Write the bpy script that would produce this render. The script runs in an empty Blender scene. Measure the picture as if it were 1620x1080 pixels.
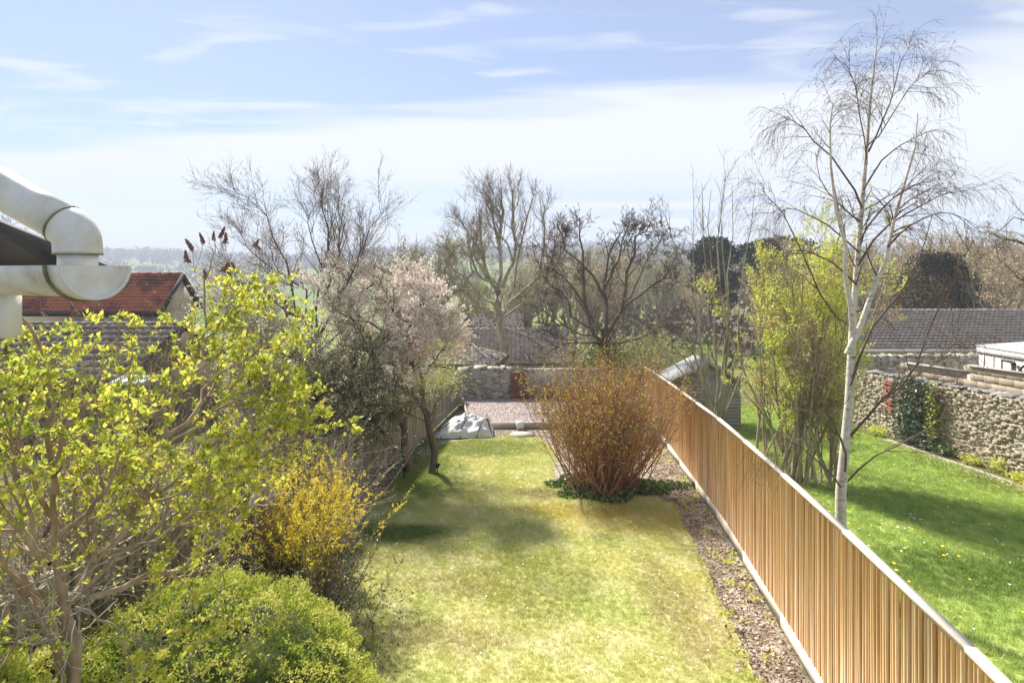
import bpy, math, random
import numpy as np
from mathutils import Vector
R = math.radians
rng = np.random.default_rng(7)
random.seed(7)
S = bpy.context.scene
COL = S.collection

# ------------------------------------------------------------------ camera, sky, sun, exposure
CZ = 3.94          # eye height above the terrace
F = 900.0          # focal length in photograph pixels
cam_d = bpy.data.cameras.new('camera')
cam = bpy.data.objects.new('camera', cam_d); COL.objects.link(cam)
cam_d.sensor_width = 36; cam_d.lens = 20.0; cam_d.shift_y = -110/1620
cam_d.clip_start = 0.05; cam_d.clip_end = 6000
cam.location = (0, 0, CZ); cam.rotation_euler = (R(90), 0, 0)
S.camera = cam

SUN_EL, SUN_AZ = 45.0, -33.0      # azimuth from +Y, negative = to the left
W = bpy.data.worlds.new('World'); S.world = W; W.use_nodes = True
wn = W.node_tree.nodes; wl = W.node_tree.links; wn.clear()
sky = wn.new('ShaderNodeTexSky'); sky.sky_type = 'NISHITA'; sky.sun_disc = False
sky.sun_elevation = R(SUN_EL); sky.sun_rotation = R(SUN_AZ); sky.air_density = 1.0; sky.dust_density = 0.3; sky.ozone_density = 1.5
bg = wn.new('ShaderNodeBackground'); bg.inputs[1].default_value = 0.06
out = wn.new('ShaderNodeOutputWorld')
def wmath(op, a, b=None, c=None, clamp=False):
    n = wn.new('ShaderNodeMath'); n.operation = op; n.use_clamp = clamp
    for i, v in enumerate((a, b, c)):
        if v is None: continue
        if isinstance(v, (int, float)): n.inputs[i].default_value = v
        else: wl.new(v, n.inputs[i])
    return n.outputs[0]
tc = wn.new('ShaderNodeTexCoord'); sep = wn.new('ShaderNodeSeparateXYZ'); wl.new(tc.outputs['Generated'], sep.inputs[0])
zc = wmath('MAXIMUM', sep.outputs[2], 0.02)
cx = wmath('DIVIDE', sep.outputs[0], zc); cy = wmath('DIVIDE', sep.outputs[1], zc)   # the plane of the clouds
def wnoise(sx, sy, scale, detail=6, rough=.55, off=0., dist=0.):
    cmb = wn.new('ShaderNodeCombineXYZ')
    wl.new(wmath('MULTIPLY', cx, sx), cmb.inputs[0]); wl.new(wmath('MULTIPLY', cy, sy), cmb.inputs[1]); cmb.inputs[2].default_value = off
    n = wn.new('ShaderNodeTexNoise'); n.inputs['Scale'].default_value = scale; n.inputs['Detail'].default_value = detail
    n.inputs['Roughness'].default_value = rough; n.inputs['Distortion'].default_value = dist
    wl.new(cmb.outputs[0], n.inputs['Vector']); return n.outputs['Fac']
def wramp(v, lo, hi):
    n = wn.new('ShaderNodeMapRange'); n.interpolation_type = 'SMOOTHSTEP'; n.clamp = True
    n.inputs[1].default_value = lo; n.inputs[2].default_value = hi; wl.new(v, n.inputs[0]); return n.outputs[0]
n1 = wnoise(.35, 1.0, 1.0, 5, .5, 3.1, .4); n2 = wnoise(.5, 1.5, 1.9, 5, .52, 8.2, .8); n3 = wnoise(.25, .8, .8, 5, .5, 5.5, .3)
# edge of the high cloud sheet: beyond the line y = 3.35 - 0.33 x it is overcast, nearer it is blue with streaks
edge = wmath('ADD', cy, wmath('MULTIPLY', cx, .33))
edge = wmath('ADD', edge, wmath('MULTIPLY', wmath('SUBTRACT', n1, .5), 1.6))
edge = wmath('ADD', edge, wmath('MULTIPLY', wmath('SUBTRACT', n2, .5), .9))
sheet = wramp(edge, 2.6, 3.9)
wisps = wmath('MULTIPLY', wramp(n2, .36, .74), .75)
far = wramp(cy, 4.5, 9.0)
gaps = wmath('MULTIPLY', wmath('MULTIPLY', wramp(n3, .40, .60), far), .55)
cloud = wmath('SUBTRACT', wmath('MAXIMUM', sheet, wisps), gaps, clamp=True)
cloud = wmath('MAXIMUM', cloud, 0.30)
mix = wn.new('ShaderNodeMix'); mix.data_type = 'RGBA'
scl = wn.new('ShaderNodeMix'); scl.data_type = 'RGBA'; scl.blend_type = 'MULTIPLY'; scl.inputs[0].default_value = 1.0
wl.new(sky.outputs[0], scl.inputs[6]); scl.inputs[7].default_value = (.44, .51, .66, 1)
wl.new(cloud, mix.inputs[0]); wl.new(scl.outputs[2], mix.inputs[6]); mix.inputs[7].default_value = (4.3, 4.5, 4.75, 1)
wl.new(mix.outputs[2], bg.inputs[0]); wl.new(bg.outputs[0], out.inputs[0])

sun_d = bpy.data.lights.new('sun', 'SUN'); sun_d.energy = 2.8; sun_d.angle = R(5.0); sun_d.color = (1, .95, .86)
sun = bpy.data.objects.new('sun', sun_d); COL.objects.link(sun)
sdir = Vector((math.sin(R(SUN_AZ))*math.cos(R(SUN_EL)), math.cos(R(SUN_AZ))*math.cos(R(SUN_EL)), math.sin(R(SUN_EL))))
sun.rotation_euler = sdir.to_track_quat('Z', 'Y').to_euler(); sun.location = (-20, 20, 30)
S.view_settings.view_transform = 'Standard'; S.view_settings.look = 'None'; S.view_settings.gamma = 1
S.view_settings.exposure = 1.9; S.view_settings.use_curve_mapping = False
S.render.engine = 'CYCLES'
S.cycles.max_bounces = 6; S.cycles.transparent_max_bounces = 8; S.cycles.volume_bounces = 0
S.cycles.use_denoising = True

# ------------------------------------------------------------------ helpers
SL = 0.068
def P(px, py, d): return ((px-810)/F*d, d, CZ-(py-430)/F*d)
def G(px, py, dz=0.0):
    y = (CZ-dz)/((py-430)/F-SL); return ((px-810)/F*y, y, -SL*y+dz)
HY = [-60, 26, 34, 60, 150, 300, 520, 800, 1200, 1800, 3000]
HZ = [60*SL, -26*SL, -3.7, -5.4, -9.5, -8, 2, 17, 33, 42, 45]
def H(x, y):
    z = np.interp(y, HY, HZ)
    k = np.clip((np.asarray(y)-120)/300, 0, 1)
    return z + k*(6*np.sin(x*.006+1)+5*np.sin(x*.013+y*.004) + np.clip(y-500, 0, 700)*.012*np.sin(x*.0022+.6))

def tag(o, label=None, cat=None, group=None, kind=None):
    if label: o['label'] = label
    if cat: o['category'] = cat
    if group: o['group'] = group
    if kind: o['kind'] = kind
    return o
def thing(name, label, cat, loc, group=None, rz=0):
    o = bpy.data.objects.new(name, None); o.empty_display_size = .2; COL.objects.link(o)
    o.location = loc; o.rotation_euler = (0, 0, rz); tag(o, label, cat, group); return o
def mesh(name, V, faces, smooth=False, mats=None, tint=None):
    """faces: list of (int array [n,k])"""
    me = bpy.data.meshes.new(name)
    V = np.asarray(V, dtype=np.float32).reshape(-1, 3)
    me.vertices.add(len(V)); me.vertices.foreach_set('co', V.ravel())
    idx, starts, s = [], [], 0
    for f in faces:
        f = np.asarray(f, dtype=np.int32)
        if f.size == 0: continue
        n, k = f.shape; idx.append(f.ravel()); starts.append(s+np.arange(n, dtype=np.int32)*k); s += n*k
    idx = np.concatenate(idx); starts = np.concatenate(starts)
    me.loops.add(len(idx)); me.loops.foreach_set('vertex_index', idx)
    me.polygons.add(len(starts)); me.polygons.foreach_set('loop_start', starts)
    me.update(calc_edges=True); me.validate()
    if smooth: me.polygons.foreach_set('use_smooth', np.ones(len(me.polygons), dtype=bool))
    if tint is not None:
        a = me.attributes.new('tint', 'FLOAT', 'POINT'); a.data.foreach_set('value', np.asarray(tint, dtype=np.float32))
    for m in (mats or []): me.materials.append(m)
    return me
def link(name, me, parent=None, loc=None, rot=None, sc=None):
    o = bpy.data.objects.new(name, me); COL.objects.link(o)
    if parent: o.parent = parent
    if loc is not None: o.location = loc
    if rot is not None: o.rotation_euler = rot
    if sc is not None: o.scale = sc
    return o
def part(name, V, faces, mat, parent=None, smooth=False, tint=None, kind=None, world=True):
    V = np.asarray(V, dtype=float).reshape(-1, 3)
    if parent is not None and world:
        # parents here are unrotated empties (or children placed at 0)
        off = np.zeros(3); q = parent
        while q is not None: off += np.array(q.location); q = q.parent
        V = V-off
    o = link(name, mesh(name, V, faces, smooth, [mat], tint), parent)
    if kind: o['kind'] = kind
    return o
class MB:
    def __init__(s): s.V = []; s.Q = []; s.T = []; s.n = 0; s.N = []
    def add(s, V, Q=(), T=(), N=()):
        V = np.asarray(V, dtype=float).reshape(-1, 3); s.V.append(V)
        if len(Q): s.Q.append(np.asarray(Q)+s.n)
        if len(T): s.T.append(np.asarray(T)+s.n)
        for f in N: s.N.append(np.asarray([f])+s.n)
        s.n += len(V)
    def box(s, c, d, rz=0, top=None):
        x, y, z = d[0]/2, d[1]/2, d[2]/2
        v = np.array([(-x,-y,-z),(x,-y,-z),(x,y,-z),(-x,y,-z),(-x,-y,z),(x,-y,z),(x,y,z),(-x,y,z)])
        if rz:
            ca, sa = math.cos(rz), math.sin(rz); v = np.stack([v[:,0]*ca-v[:,1]*sa, v[:,0]*sa+v[:,1]*ca, v[:,2]], 1)
        s.add(v+np.array(c), BOXQ)
    def hexa(s, v8): s.add(v8, BOXQ)
    def beam(s, a, b, w, h, up=(0,0,1)):
        a = np.array(a, float); b = np.array(b, float); t = b-a; t /= np.linalg.norm(t)
        sd = np.cross(t, up); sd /= np.linalg.norm(sd)+1e-9; u = np.cross(sd, t)
        v = [p+sd*i*w/2+u*j*h/2 for p in (a, b) for (i, j) in ((-1,-1),(1,-1),(1,1),(-1,1))]
        s.add(v, [(0,3,2,1),(4,5,6,7),(0,1,5,4),(1,2,6,5),(2,3,7,6),(3,0,4,7)])
    def tube(s, pts, r, k=8, cap=True):
        pts = np.array(pts, float); r = np.broadcast_to(np.array(r, float), (len(pts),))
        V, Qf = tubes(pts[None], r[None], k); base = s.n; s.add(V, Qf)
        if cap:
            n = len(pts); s.N.append(np.array([list(range(k))[::-1]])+base); s.N.append(np.array([list(range((n-1)*k, n*k))])+base)
    def build(s, name, mat, parent=None, smooth=False, kind=None, world=True):
        return part(name, np.concatenate(s.V), s.Q+s.T+s.N, mat, parent, smooth, None, kind, world)
BOXQ = [(0,3,2,1),(4,5,6,7),(0,1,5,4),(1,2,6,5),(2,3,7,6),(3,0,4,7)]
def tubes(pts, rad, k):
    """pts [N,S,3], rad [N,S] -> verts, quads"""
    N, Sg, _ = pts.shape
    t = np.gradient(pts, axis=1); t /= np.linalg.norm(t, axis=2, keepdims=True)+1e-9
    ref = np.where(np.abs(t[:, :1, 2:3]) > .9, np.array([1., 0, 0]), np.array([0, 0, 1.])); ref = np.broadcast_to(ref, t.shape)
    a = np.cross(t, ref); a /= np.linalg.norm(a, axis=2, keepdims=True)+1e-9; b = np.cross(t, a)
    th = np.arange(k)*2*np.pi/k
    V = pts[:, :, None]+rad[:, :, None, None]*(np.cos(th)[:, None]*a[:, :, None]+np.sin(th)[:, None]*b[:, :, None])
    i = np.arange(N*Sg).reshape(N, Sg)*k; j = np.arange(k); j2 = (j+1) % k
    q = np.stack([i[:, :-1, None]+j, i[:, :-1, None]+j2, i[:, 1:, None]+j2, i[:, 1:, None]+j], -1).reshape(-1, 4)
    return V.reshape(-1, 3), q
def resample(pts, n):
    pts = np.array(pts, float); m = len(pts)
    if m == 2: u = np.linspace(0, 1, n)[:, None]; return pts[0]*(1-u)+pts[1]*u
    P0 = np.vstack([2*pts[0]-pts[1], pts, 2*pts[-1]-pts[-2]]); outp = []
    for u in np.linspace(0, m-1-1e-6, n):
        i = int(u); f = u-i; a, b, c, d = P0[i:i+4]
        outp.append(.5*((2*b)+(-a+c)*f+(2*a-5*b+4*c-d)*f*f+(-a+3*b-3*c+d)*f**3))
    return np.array(outp)
def unit(v): return v/(np.linalg.norm(v, axis=-1, keepdims=True)+1e-9)
NS = 8
def limbs(spec, jit=.012, curve=1.0):
    """spec: list of (points, r0, r1); returns pts [N,NS,3], rad"""
    A, B = [], []
    for pts, r0, r1 in spec:
        p = resample(pts, NS); L = np.linalg.norm(p[-1]-p[0])
        p[1:-1] += rng.normal(0, jit*L, (NS-2, 3)); A.append(p); B.append(np.linspace(r0, r1, NS))
    return np.array(A), np.array(B)
def grow(par, n, L, ang=(30, 60), wig=.12, trop=0.0, tmin=.2, rr=.6, rend=.4, segs=5, taper=.5, rmax=1, rmin=.0008, flat=None, rabs=None):
    """n side branches from every parent polyline"""
    pts, rad = par; N, Sg, _ = pts.shape
    idx = np.repeat(np.arange(N), n); M = len(idx)
    if M == 0: return np.zeros((0, segs, 3)), np.zeros((0, segs))
    t = tmin+(1-tmin)*rng.random(M)**.8; u = t*(Sg-1); i = np.minimum(u.astype(int), Sg-2); f = (u-i)[:, None]
    p = pts[idx, i]*(1-f)+pts[idx, i+1]*f; r = rad[idx, i]*(1-f[:, 0])+rad[idx, i+1]*f[:, 0]
    tg = unit(pts[idx, i+1]-pts[idx, i]); q = unit(np.cross(tg, rng.normal(size=(M, 3))))
    a = np.radians(rng.uniform(*ang, M))[:, None]; d = unit(tg*np.cos(a)+q*np.sin(a))
    if flat is not None: d[:, 2] = d[:, 2]*(1-flat)+flat*.3; d = unit(d)
    ln = rng.uniform(L[0], L[1], M)*(1-taper*t); st = (ln/(segs-1))[:, None]
    r0 = np.clip(r*rr, rmin, rmax) if rabs is None else np.full(M, rabs)
    out_ = [p]
    for _ in range(segs-1):
        d = unit(d+rng.normal(0, wig, (M, 3))+np.array([0, 0, trop])/(segs-1)); p = p+d*st; out_.append(p)
    return np.stack(out_, 1), r0[:, None]*np.linspace(1, rend, segs)[None]
def woody(name, levels, mat, parent, ks, kind=None):
    V, Q, n = [], [], 0
    for (pts, rad), k in zip(levels, ks):
        if len(pts) == 0: continue
        v, q = tubes(pts, rad, k); V.append(v); Q.append(q+n); n += len(v)
    return part(name, np.concatenate(V), Q, mat, parent, True, kind=kind)
def on(level, n, tmin=.1, spread=.0):
    """n random points along polylines"""
    pts = level[0]; N, Sg, _ = pts.shape; idx = rng.integers(0, N, n); u = (tmin+(1-tmin)*rng.random(n))*(Sg-1.001); i = u.astype(int); f = (u-i)[:, None]
    p = pts[idx, i]*(1-f)+pts[idx, i+1]*f; d = unit(pts[idx, i+1]-pts[idx, i])
    return p+rng.normal(0, 1, (n, 3))*spread, d
def leaves(c, size, asp=.5, dirs=None, up=0., fold=.25, droop=0., jit=.35):
    """diamond leaves: 4 verts, 2 tris folded at the midrib"""
    n = len(c); d = unit(rng.normal(size=(n, 3))) if dirs is None else unit(dirs+rng.normal(0, .7, (n, 3)))
    d[:, 2] += up-droop; d = unit(d)
    s = unit(np.cross(d, rng.normal(size=(n, 3)))); nn = np.cross(d, s)
    L = (size*rng.uniform(1-jit, 1+jit, n))[:, None]
    a = c; b = c+d*L*.45+s*L*asp*.5+nn*L*fold*.3; t = c+d*L; e = c+d*L*.45-s*L*asp*.5+nn*L*fold*.3
    V = np.stack([a, b, t, e], 1).reshape(-1, 3); i = np.arange(n)[:, None]*4
    T = np.concatenate([i+np.array([[0, 1, 2]]), i+np.array([[0, 2, 3]])])
    return V, T, np.repeat(rng.random(n), 4)
def foliage(name, c, size, mat, parent, kind='stuff', **k):
    V, T, t = leaves(np.asarray(c), size, **k); return part(name, V, [T], mat, parent, False, t, kind)

# ------------------------------------------------------------------ materials
MATS = {}
def lin(c):
    return tuple(c)+(1,)
def mat(name, cols, scale=6., rough=.85, bump=0., bscale=None, stretch=(1,1,1), detail=5, transl=0., attr=False, vary=0., spec=.3, coords='pos', contrast=(.3,.7), metal=0., bdist=.01, cols2=None, scale2=1., lo2=.45, hi2=.6):
    m = bpy.data.materials.new(name); m.use_nodes = True; nt = m.node_tree; N = nt.nodes; Lk = nt.links; N.clear()
    o = N.new('ShaderNodeOutputMaterial'); b = N.new('ShaderNodeBsdfPrincipled'); b.inputs['Roughness'].default_value = rough
    b.inputs['Specular IOR Level'].default_value = spec; b.inputs['Metallic'].default_value = metal
    if coords == 'pos': g = N.new('ShaderNodeNewGeometry'); vec = g.outputs['Position']
    else: g = N.new('ShaderNodeTexCoord'); vec = g.outputs['Object']
    mp = N.new('ShaderNodeMapping'); mp.inputs['Scale'].default_value = stretch; Lk.new(vec, mp.inputs[0])
    if coords == 'objr':
        oi = N.new('ShaderNodeObjectInfo'); cb = N.new('ShaderNodeVectorMath'); cb.operation = 'SCALE'; cb.inputs[0].default_value = (37, 11, 23); Lk.new(oi.outputs['Random'], cb.inputs['Scale']); Lk.new(cb.outputs[0], mp.inputs['Location'])
    def noise(sc, det=detail, rgh=.6):
        n = N.new('ShaderNodeTexNoise'); n.inputs['Scale'].default_value = sc; n.inputs['Detail'].default_value = det; n.inputs['Roughness'].default_value = rgh; Lk.new(mp.outputs[0], n.inputs['Vector']); return n.outputs['Fac']
    def ramp(fac, cols, lo, hi):
        r = N.new('ShaderNodeValToRGB'); e = r.color_ramp.elements
        while len(e) < len(cols): e.new(.5)
        for i, c in enumerate(cols): e[i].position = lo+(hi-lo)*i/max(1, len(cols)-1); e[i].color = lin(c)
        Lk.new(fac, r.inputs[0]); return r.outputs[0]
    if attr:
        a = N.new('ShaderNodeAttribute'); a.attribute_name = 'tint'; col = ramp(a.outputs['Fac'], cols, 0, 1)
    elif len(cols) == 1:
        r = N.new('ShaderNodeRGB'); r.outputs[0].default_value = lin(cols[0]); col = r.outputs[0]
    else: col = ramp(noise(scale), cols, *contrast)
    if cols2:
        mx = N.new('ShaderNodeMix'); mx.data_type = 'RGBA'; mr = N.new('ShaderNodeMapRange'); mr.inputs[1].default_value = lo2; mr.inputs[2].default_value = hi2
        Lk.new(noise(scale2), mr.inputs[0]); Lk.new(mr.outputs[0], mx.inputs[0]); Lk.new(col, mx.inputs[6]); Lk.new(ramp(noise(scale*1.7), cols2, *contrast), mx.inputs[7]); col = mx.outputs[2]
    if vary:
        oi = N.new('ShaderNodeObjectInfo'); mr = N.new('ShaderNodeMapRange'); mr.inputs[3].default_value = 1-vary; mr.inputs[4].default_value = 1+vary
        h = N.new('ShaderNodeHueSaturation'); Lk.new(oi.outputs['Random'], mr.inputs[0]); Lk.new(mr.outputs[0], h.inputs['Value']); Lk.new(col, h.inputs['Color']); col = h.outputs[0]
    Lk.new(col, b.inputs['Base Color'])
    if bump:
        bn = N.new('ShaderNodeBump'); bn.inputs['Strength'].default_value = bump; bn.inputs['Distance'].default_value = bdist
        Lk.new(noise(bscale or scale*3, 6), bn.inputs['Height']); Lk.new(bn.outputs[0], b.inputs['Normal'])
    if transl:
        tr = N.new('ShaderNodeBsdfTranslucent'); Lk.new(col, tr.inputs[0]); ms = N.new('ShaderNodeMixShader'); ms.inputs[0].default_value = transl
        Lk.new(b.outputs[0], ms.inputs[1]); Lk.new(tr.outputs[0], ms.inputs[2]); Lk.new(ms.outputs[0], o.inputs[0])
    else: Lk.new(b.outputs[0], o.inputs[0])
    MATS[name] = m; return m

M_soil = mat('soil', [(.14,.11,.075),(.27,.225,.165),(.44,.39,.32)], 4, .95, .8, 30, bdist=.03, contrast=(.35,.65))
M_land = mat('land', [(.16,.15,.05),(.2,.21,.07),(.24,.26,.08)], .06, .95, .3, 3)
M_fence = mat('new_pine', [(.56,.32,.14),(.76,.50,.25),(.90,.77,.56)], 3, .7, .25, 30, (6,6,.5), coords='objr', vary=.22, contrast=(.3,.72))
M_cream = mat('fresh_sawn_pine', [(.58,.50,.39),(.72,.65,.54)], 4, .75, .2, 30, (1,1,1), vary=.08)
M_grey = mat('weathered_board', [(.24,.21,.15),(.36,.33,.25),(.44,.41,.31)], 2, .9, .3, 25, (5,5,.4), coords='objr', vary=.2)
M_darkbd = mat('dark_weathered_board', [(.12,.09,.06),(.2,.16,.11)], 2, .9, .3, 25, (5,5,.4), coords='objr', vary=.2)
M_stone = mat('limestone', [(.20,.16,.11),(.42,.35,.26),(.62,.56,.45)], 9, .95, .6, 25, coords='objr', vary=.28, bdist=.02, contrast=(.3,.7))
M_stoneg = mat('lichened_stone', [(.20,.18,.14),(.40,.37,.30),(.60,.57,.50)], 5, .95, .6, 25, coords='objr', vary=.3, bdist=.02)
M_mortar = mat('wall_core', [(.30,.25,.18),(.44,.37,.28)], 8, .98, .5)
M_cap = mat('coping_stone', [(.12,.11,.09),(.28,.26,.23),(.50,.48,.44)], 9, .95, .6, 25, coords='objr', vary=.25, bdist=.02)
M_brick = mat('red_brick', [(.24,.10,.07),(.38,.18,.13)], 8, .9, .4, 30, coords='objr', vary=.25)
M_render = mat('cement_render', [(.36,.34,.30),(.46,.43,.38)], 3, .9, .2)
M_block = mat('concrete_block', [(.42,.34,.23),(.54,.45,.32)], 3, .95, .3, 30, coords='objr', vary=.08)
M_white = mat('stained_white_plastic', [(.74,.72,.64),(.62,.58,.46),(.28,.23,.12)], 16, .4, .05, 60, spec=.5, contrast=(.42,.80))
M_moss = mat('mossy_grime', [(.12,.11,.05),(.3,.27,.15)], 30, .9, .3)
M_eavedark = mat('dark_verge', [(.05,.043,.038),(.09,.08,.07)], 10, .8, .2)
M_paint = mat('white_paint', [(.74,.73,.69),(.8,.79,.76)], 3, .5)
M_redtile = mat('red_clay_tile', [(.36,.11,.055),(.50,.18,.10),(.40,.14,.09)], 3, .8, .3, 30, cols2=[(.17,.07,.06),(.24,.10,.08)], scale2=1.2)
M_tile = mat('brown_tile', [(.13,.095,.08),(.21,.16,.14),(.30,.25,.21)], 3.2, .9, .4, 30, cols2=[(.17,.16,.13),(.30,.28,.24)], scale2=1.6, lo2=.5, hi2=.7)
M_tilelt = mat('lichened_tile', [(.22,.165,.125),(.33,.26,.205),(.44,.37,.30)], 3, .9, .4, 30, cols2=[(.28,.26,.22),(.42,.39,.34)], scale2=2.2, lo2=.5, hi2=.68)
M_wallc = mat('cream_render', [(.56,.47,.34),(.62,.53,.40)], 2, .9)
M_felt = mat('pale_roof_felt', [(.30,.31,.30),(.38,.39,.38)], 5, .8, .2)
M_shed = mat('grey_shiplap', [(.34,.30,.26),(.46,.42,.37)], 2, .9, .3, 30, (.5,5,5), coords='objr', vary=.15)
M_pinkrender = mat('pale_panel', [(.58,.51,.45),(.66,.59,.53)], 2, .85)
M_glass = mat('window_glass', [(.03,.035,.035)], 1, .08, spec=.8)
M_tarp = mat('woven_white_sack', [(.52,.53,.51),(.64,.65,.63)], 6, .65, .25, 60)
M_black = mat('black_strap', [(.02,.02,.02)], 1, .6)
M_debris = mat('dead_brushwood', [(.16,.10,.055),(.28,.19,.11)], 9, .9, .4)
M_gravel = mat('pinkish_gravel', [(.26,.20,.18),(.40,.33,.30),(.50,.43,.40)], 40, .95, .8, 90, contrast=(.25,.75))
M_conc = mat('concrete_edging', [(.36,.33,.28),(.46,.42,.36)], 6, .9, .3)
M_slab = mat('paving_slab', [(.36,.31,.26),(.46,.40,.34)], 6, .9, .3)
M_green = mat('dark_green_plastic', [(.012,.035,.035),(.02,.05,.05)], 6, .35, spec=.5)
M_palelid = mat('pale_lid', [(.55,.60,.60)], 6, .25, spec=.6)
M_sprout = mat('fresh_lilac_leaf', [(.17,.27,.03),(.44,.50,.07),(.72,.70,.11),(.80,.66,.13)], transl=.55, attr=True, rough=.5)
M_bark = mat('lilac_bark', [(.20,.14,.085),(.38,.28,.18),(.50,.39,.27)], 9, .9, .5, 40, (1,1,.4))
M_barkdk = mat('dark_bark', [(.09,.07,.052),(.19,.15,.115)], 9, .9, .5, 40, (1,1,.4))
M_barkgr = mat('greenish_bark', [(.22,.18,.12),(.38,.33,.23),(.48,.43,.32)], 5, .9, .5, 30, (1,1,.4))
M_barkpale = mat('pale_dead_wood', [(.40,.36,.30),(.56,.52,.46)], 9, .9, .4)
M_twig = mat('grey_twig', [(.22,.165,.12),(.34,.27,.20)], 4, .9)
M_twigdk = mat('dark_twig', [(.10,.072,.055),(.18,.135,.10)], 4, .9)
M_twigred = mat('red_stem', [(.26,.10,.065),(.34,.165,.105),(.40,.28,.17)], 2.5, .85)
M_seed = mat('dried_panicle', [(.18,.10,.09),(.36,.21,.18)], 20, .9)
M_hedge = mat('golden_hedge_leaf', [(.07,.13,.02),(.24,.34,.04),(.52,.55,.08),(.72,.68,.22)], transl=.3, attr=True, rough=.55)
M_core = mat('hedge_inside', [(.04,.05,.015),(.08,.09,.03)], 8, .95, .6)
M_fors = mat('forsythia_petal', [(.74,.56,.03),(.86,.72,.06),(.88,.78,.14)], transl=.35, attr=True, rough=.6)
M_bud = mat('shrub_bud', [(.42,.40,.07),(.56,.46,.08),(.42,.19,.07),(.64,.60,.16)], transl=.3, attr=True, rough=.6)
M_ivy = mat('ivy_leaf', [(.03,.07,.015),(.08,.15,.03),(.15,.24,.05),(.28,.34,.15)], transl=.15, attr=True, rough=.35, spec=.6)
M_ivyg = mat('silvery_ivy_leaf', [(.03,.055,.03),(.08,.12,.07),(.16,.21,.14),(.30,.35,.27)], transl=.1, attr=True, rough=.35, spec=.6)
M_ever = mat('olive_evergreen_leaf', [(.10,.11,.045),(.22,.22,.09),(.40,.37,.21),(.60,.54,.38)], transl=.25, attr=True, rough=.4, spec=.6)
M_bloss = mat('blossom', [(.82,.64,.60),(.86,.78,.72),(.88,.85,.78),(.58,.60,.24)], transl=.5, attr=True, rough=.6)
M_pink = mat('pink_blossom', [(.78,.48,.47),(.84,.62,.60),(.86,.76,.72)], transl=.5, attr=True, rough=.6)
M_white2 = mat('white_blossom', [(.80,.78,.70),(.86,.84,.78),(.50,.52,.22)], transl=.35, attr=True, rough=.6)
M_lime = mat('lime_spring_leaf', [(.42,.52,.06),(.64,.70,.11),(.80,.80,.20),(.72,.62,.28)], transl=.5, attr=True, rough=.6)
M_brownlf = mat('pinkish_catkin', [(.46,.31,.18),(.60,.44,.27),(.56,.52,.22)], transl=.3, attr=True, rough=.7)
M_birch = mat('birch_bark', [(.66,.60,.50),(.54,.47,.37),(.08,.06,.045)], 9, .8, .3, 40, (1,1,2.2), contrast=(.46,.72))
M_birchtw = mat('birch_twig', [(.10,.065,.045),(.20,.14,.10)], 6, .85)
M_pine = mat('pine_needle', [(.016,.03,.014),(.035,.055,.025),(.06,.085,.04)], transl=.05, attr=True, rough=.7)
M_yew = mat('yew_leaf', [(.02,.035,.014),(.055,.065,.02),(.13,.10,.03)], transl=.05, attr=True, rough=.7)
M_hazel = mat('pale_green_bud', [(.22,.25,.06),(.32,.34,.09),(.36,.34,.14)], transl=.3, attr=True, rough=.7)
M_wood = mat('distant_wood', [(.045,.055,.035),(.09,.09,.055),(.15,.12,.09)], attr=True, rough=.95)
M_woodg = mat('bare_wood_haze', [(.16,.12,.10),(.22,.17,.14),(.20,.19,.11)], attr=True, rough=.95)
M_flower_w = mat('daisy', [(.85,.85,.8)], 1, .7)
M_flower_y = mat('dandelion', [(.85,.62,.02)], 1, .7)
M_farbark = mat('far_bark_hazed', [(.24,.20,.15),(.36,.31,.24)], 2, .95)  # bark colour lightened to stand in for distance haze
M_moss2 = mat('roof_moss', [(.12,.15,.03),(.2,.22,.05)], 9, .95, .5)

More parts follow.
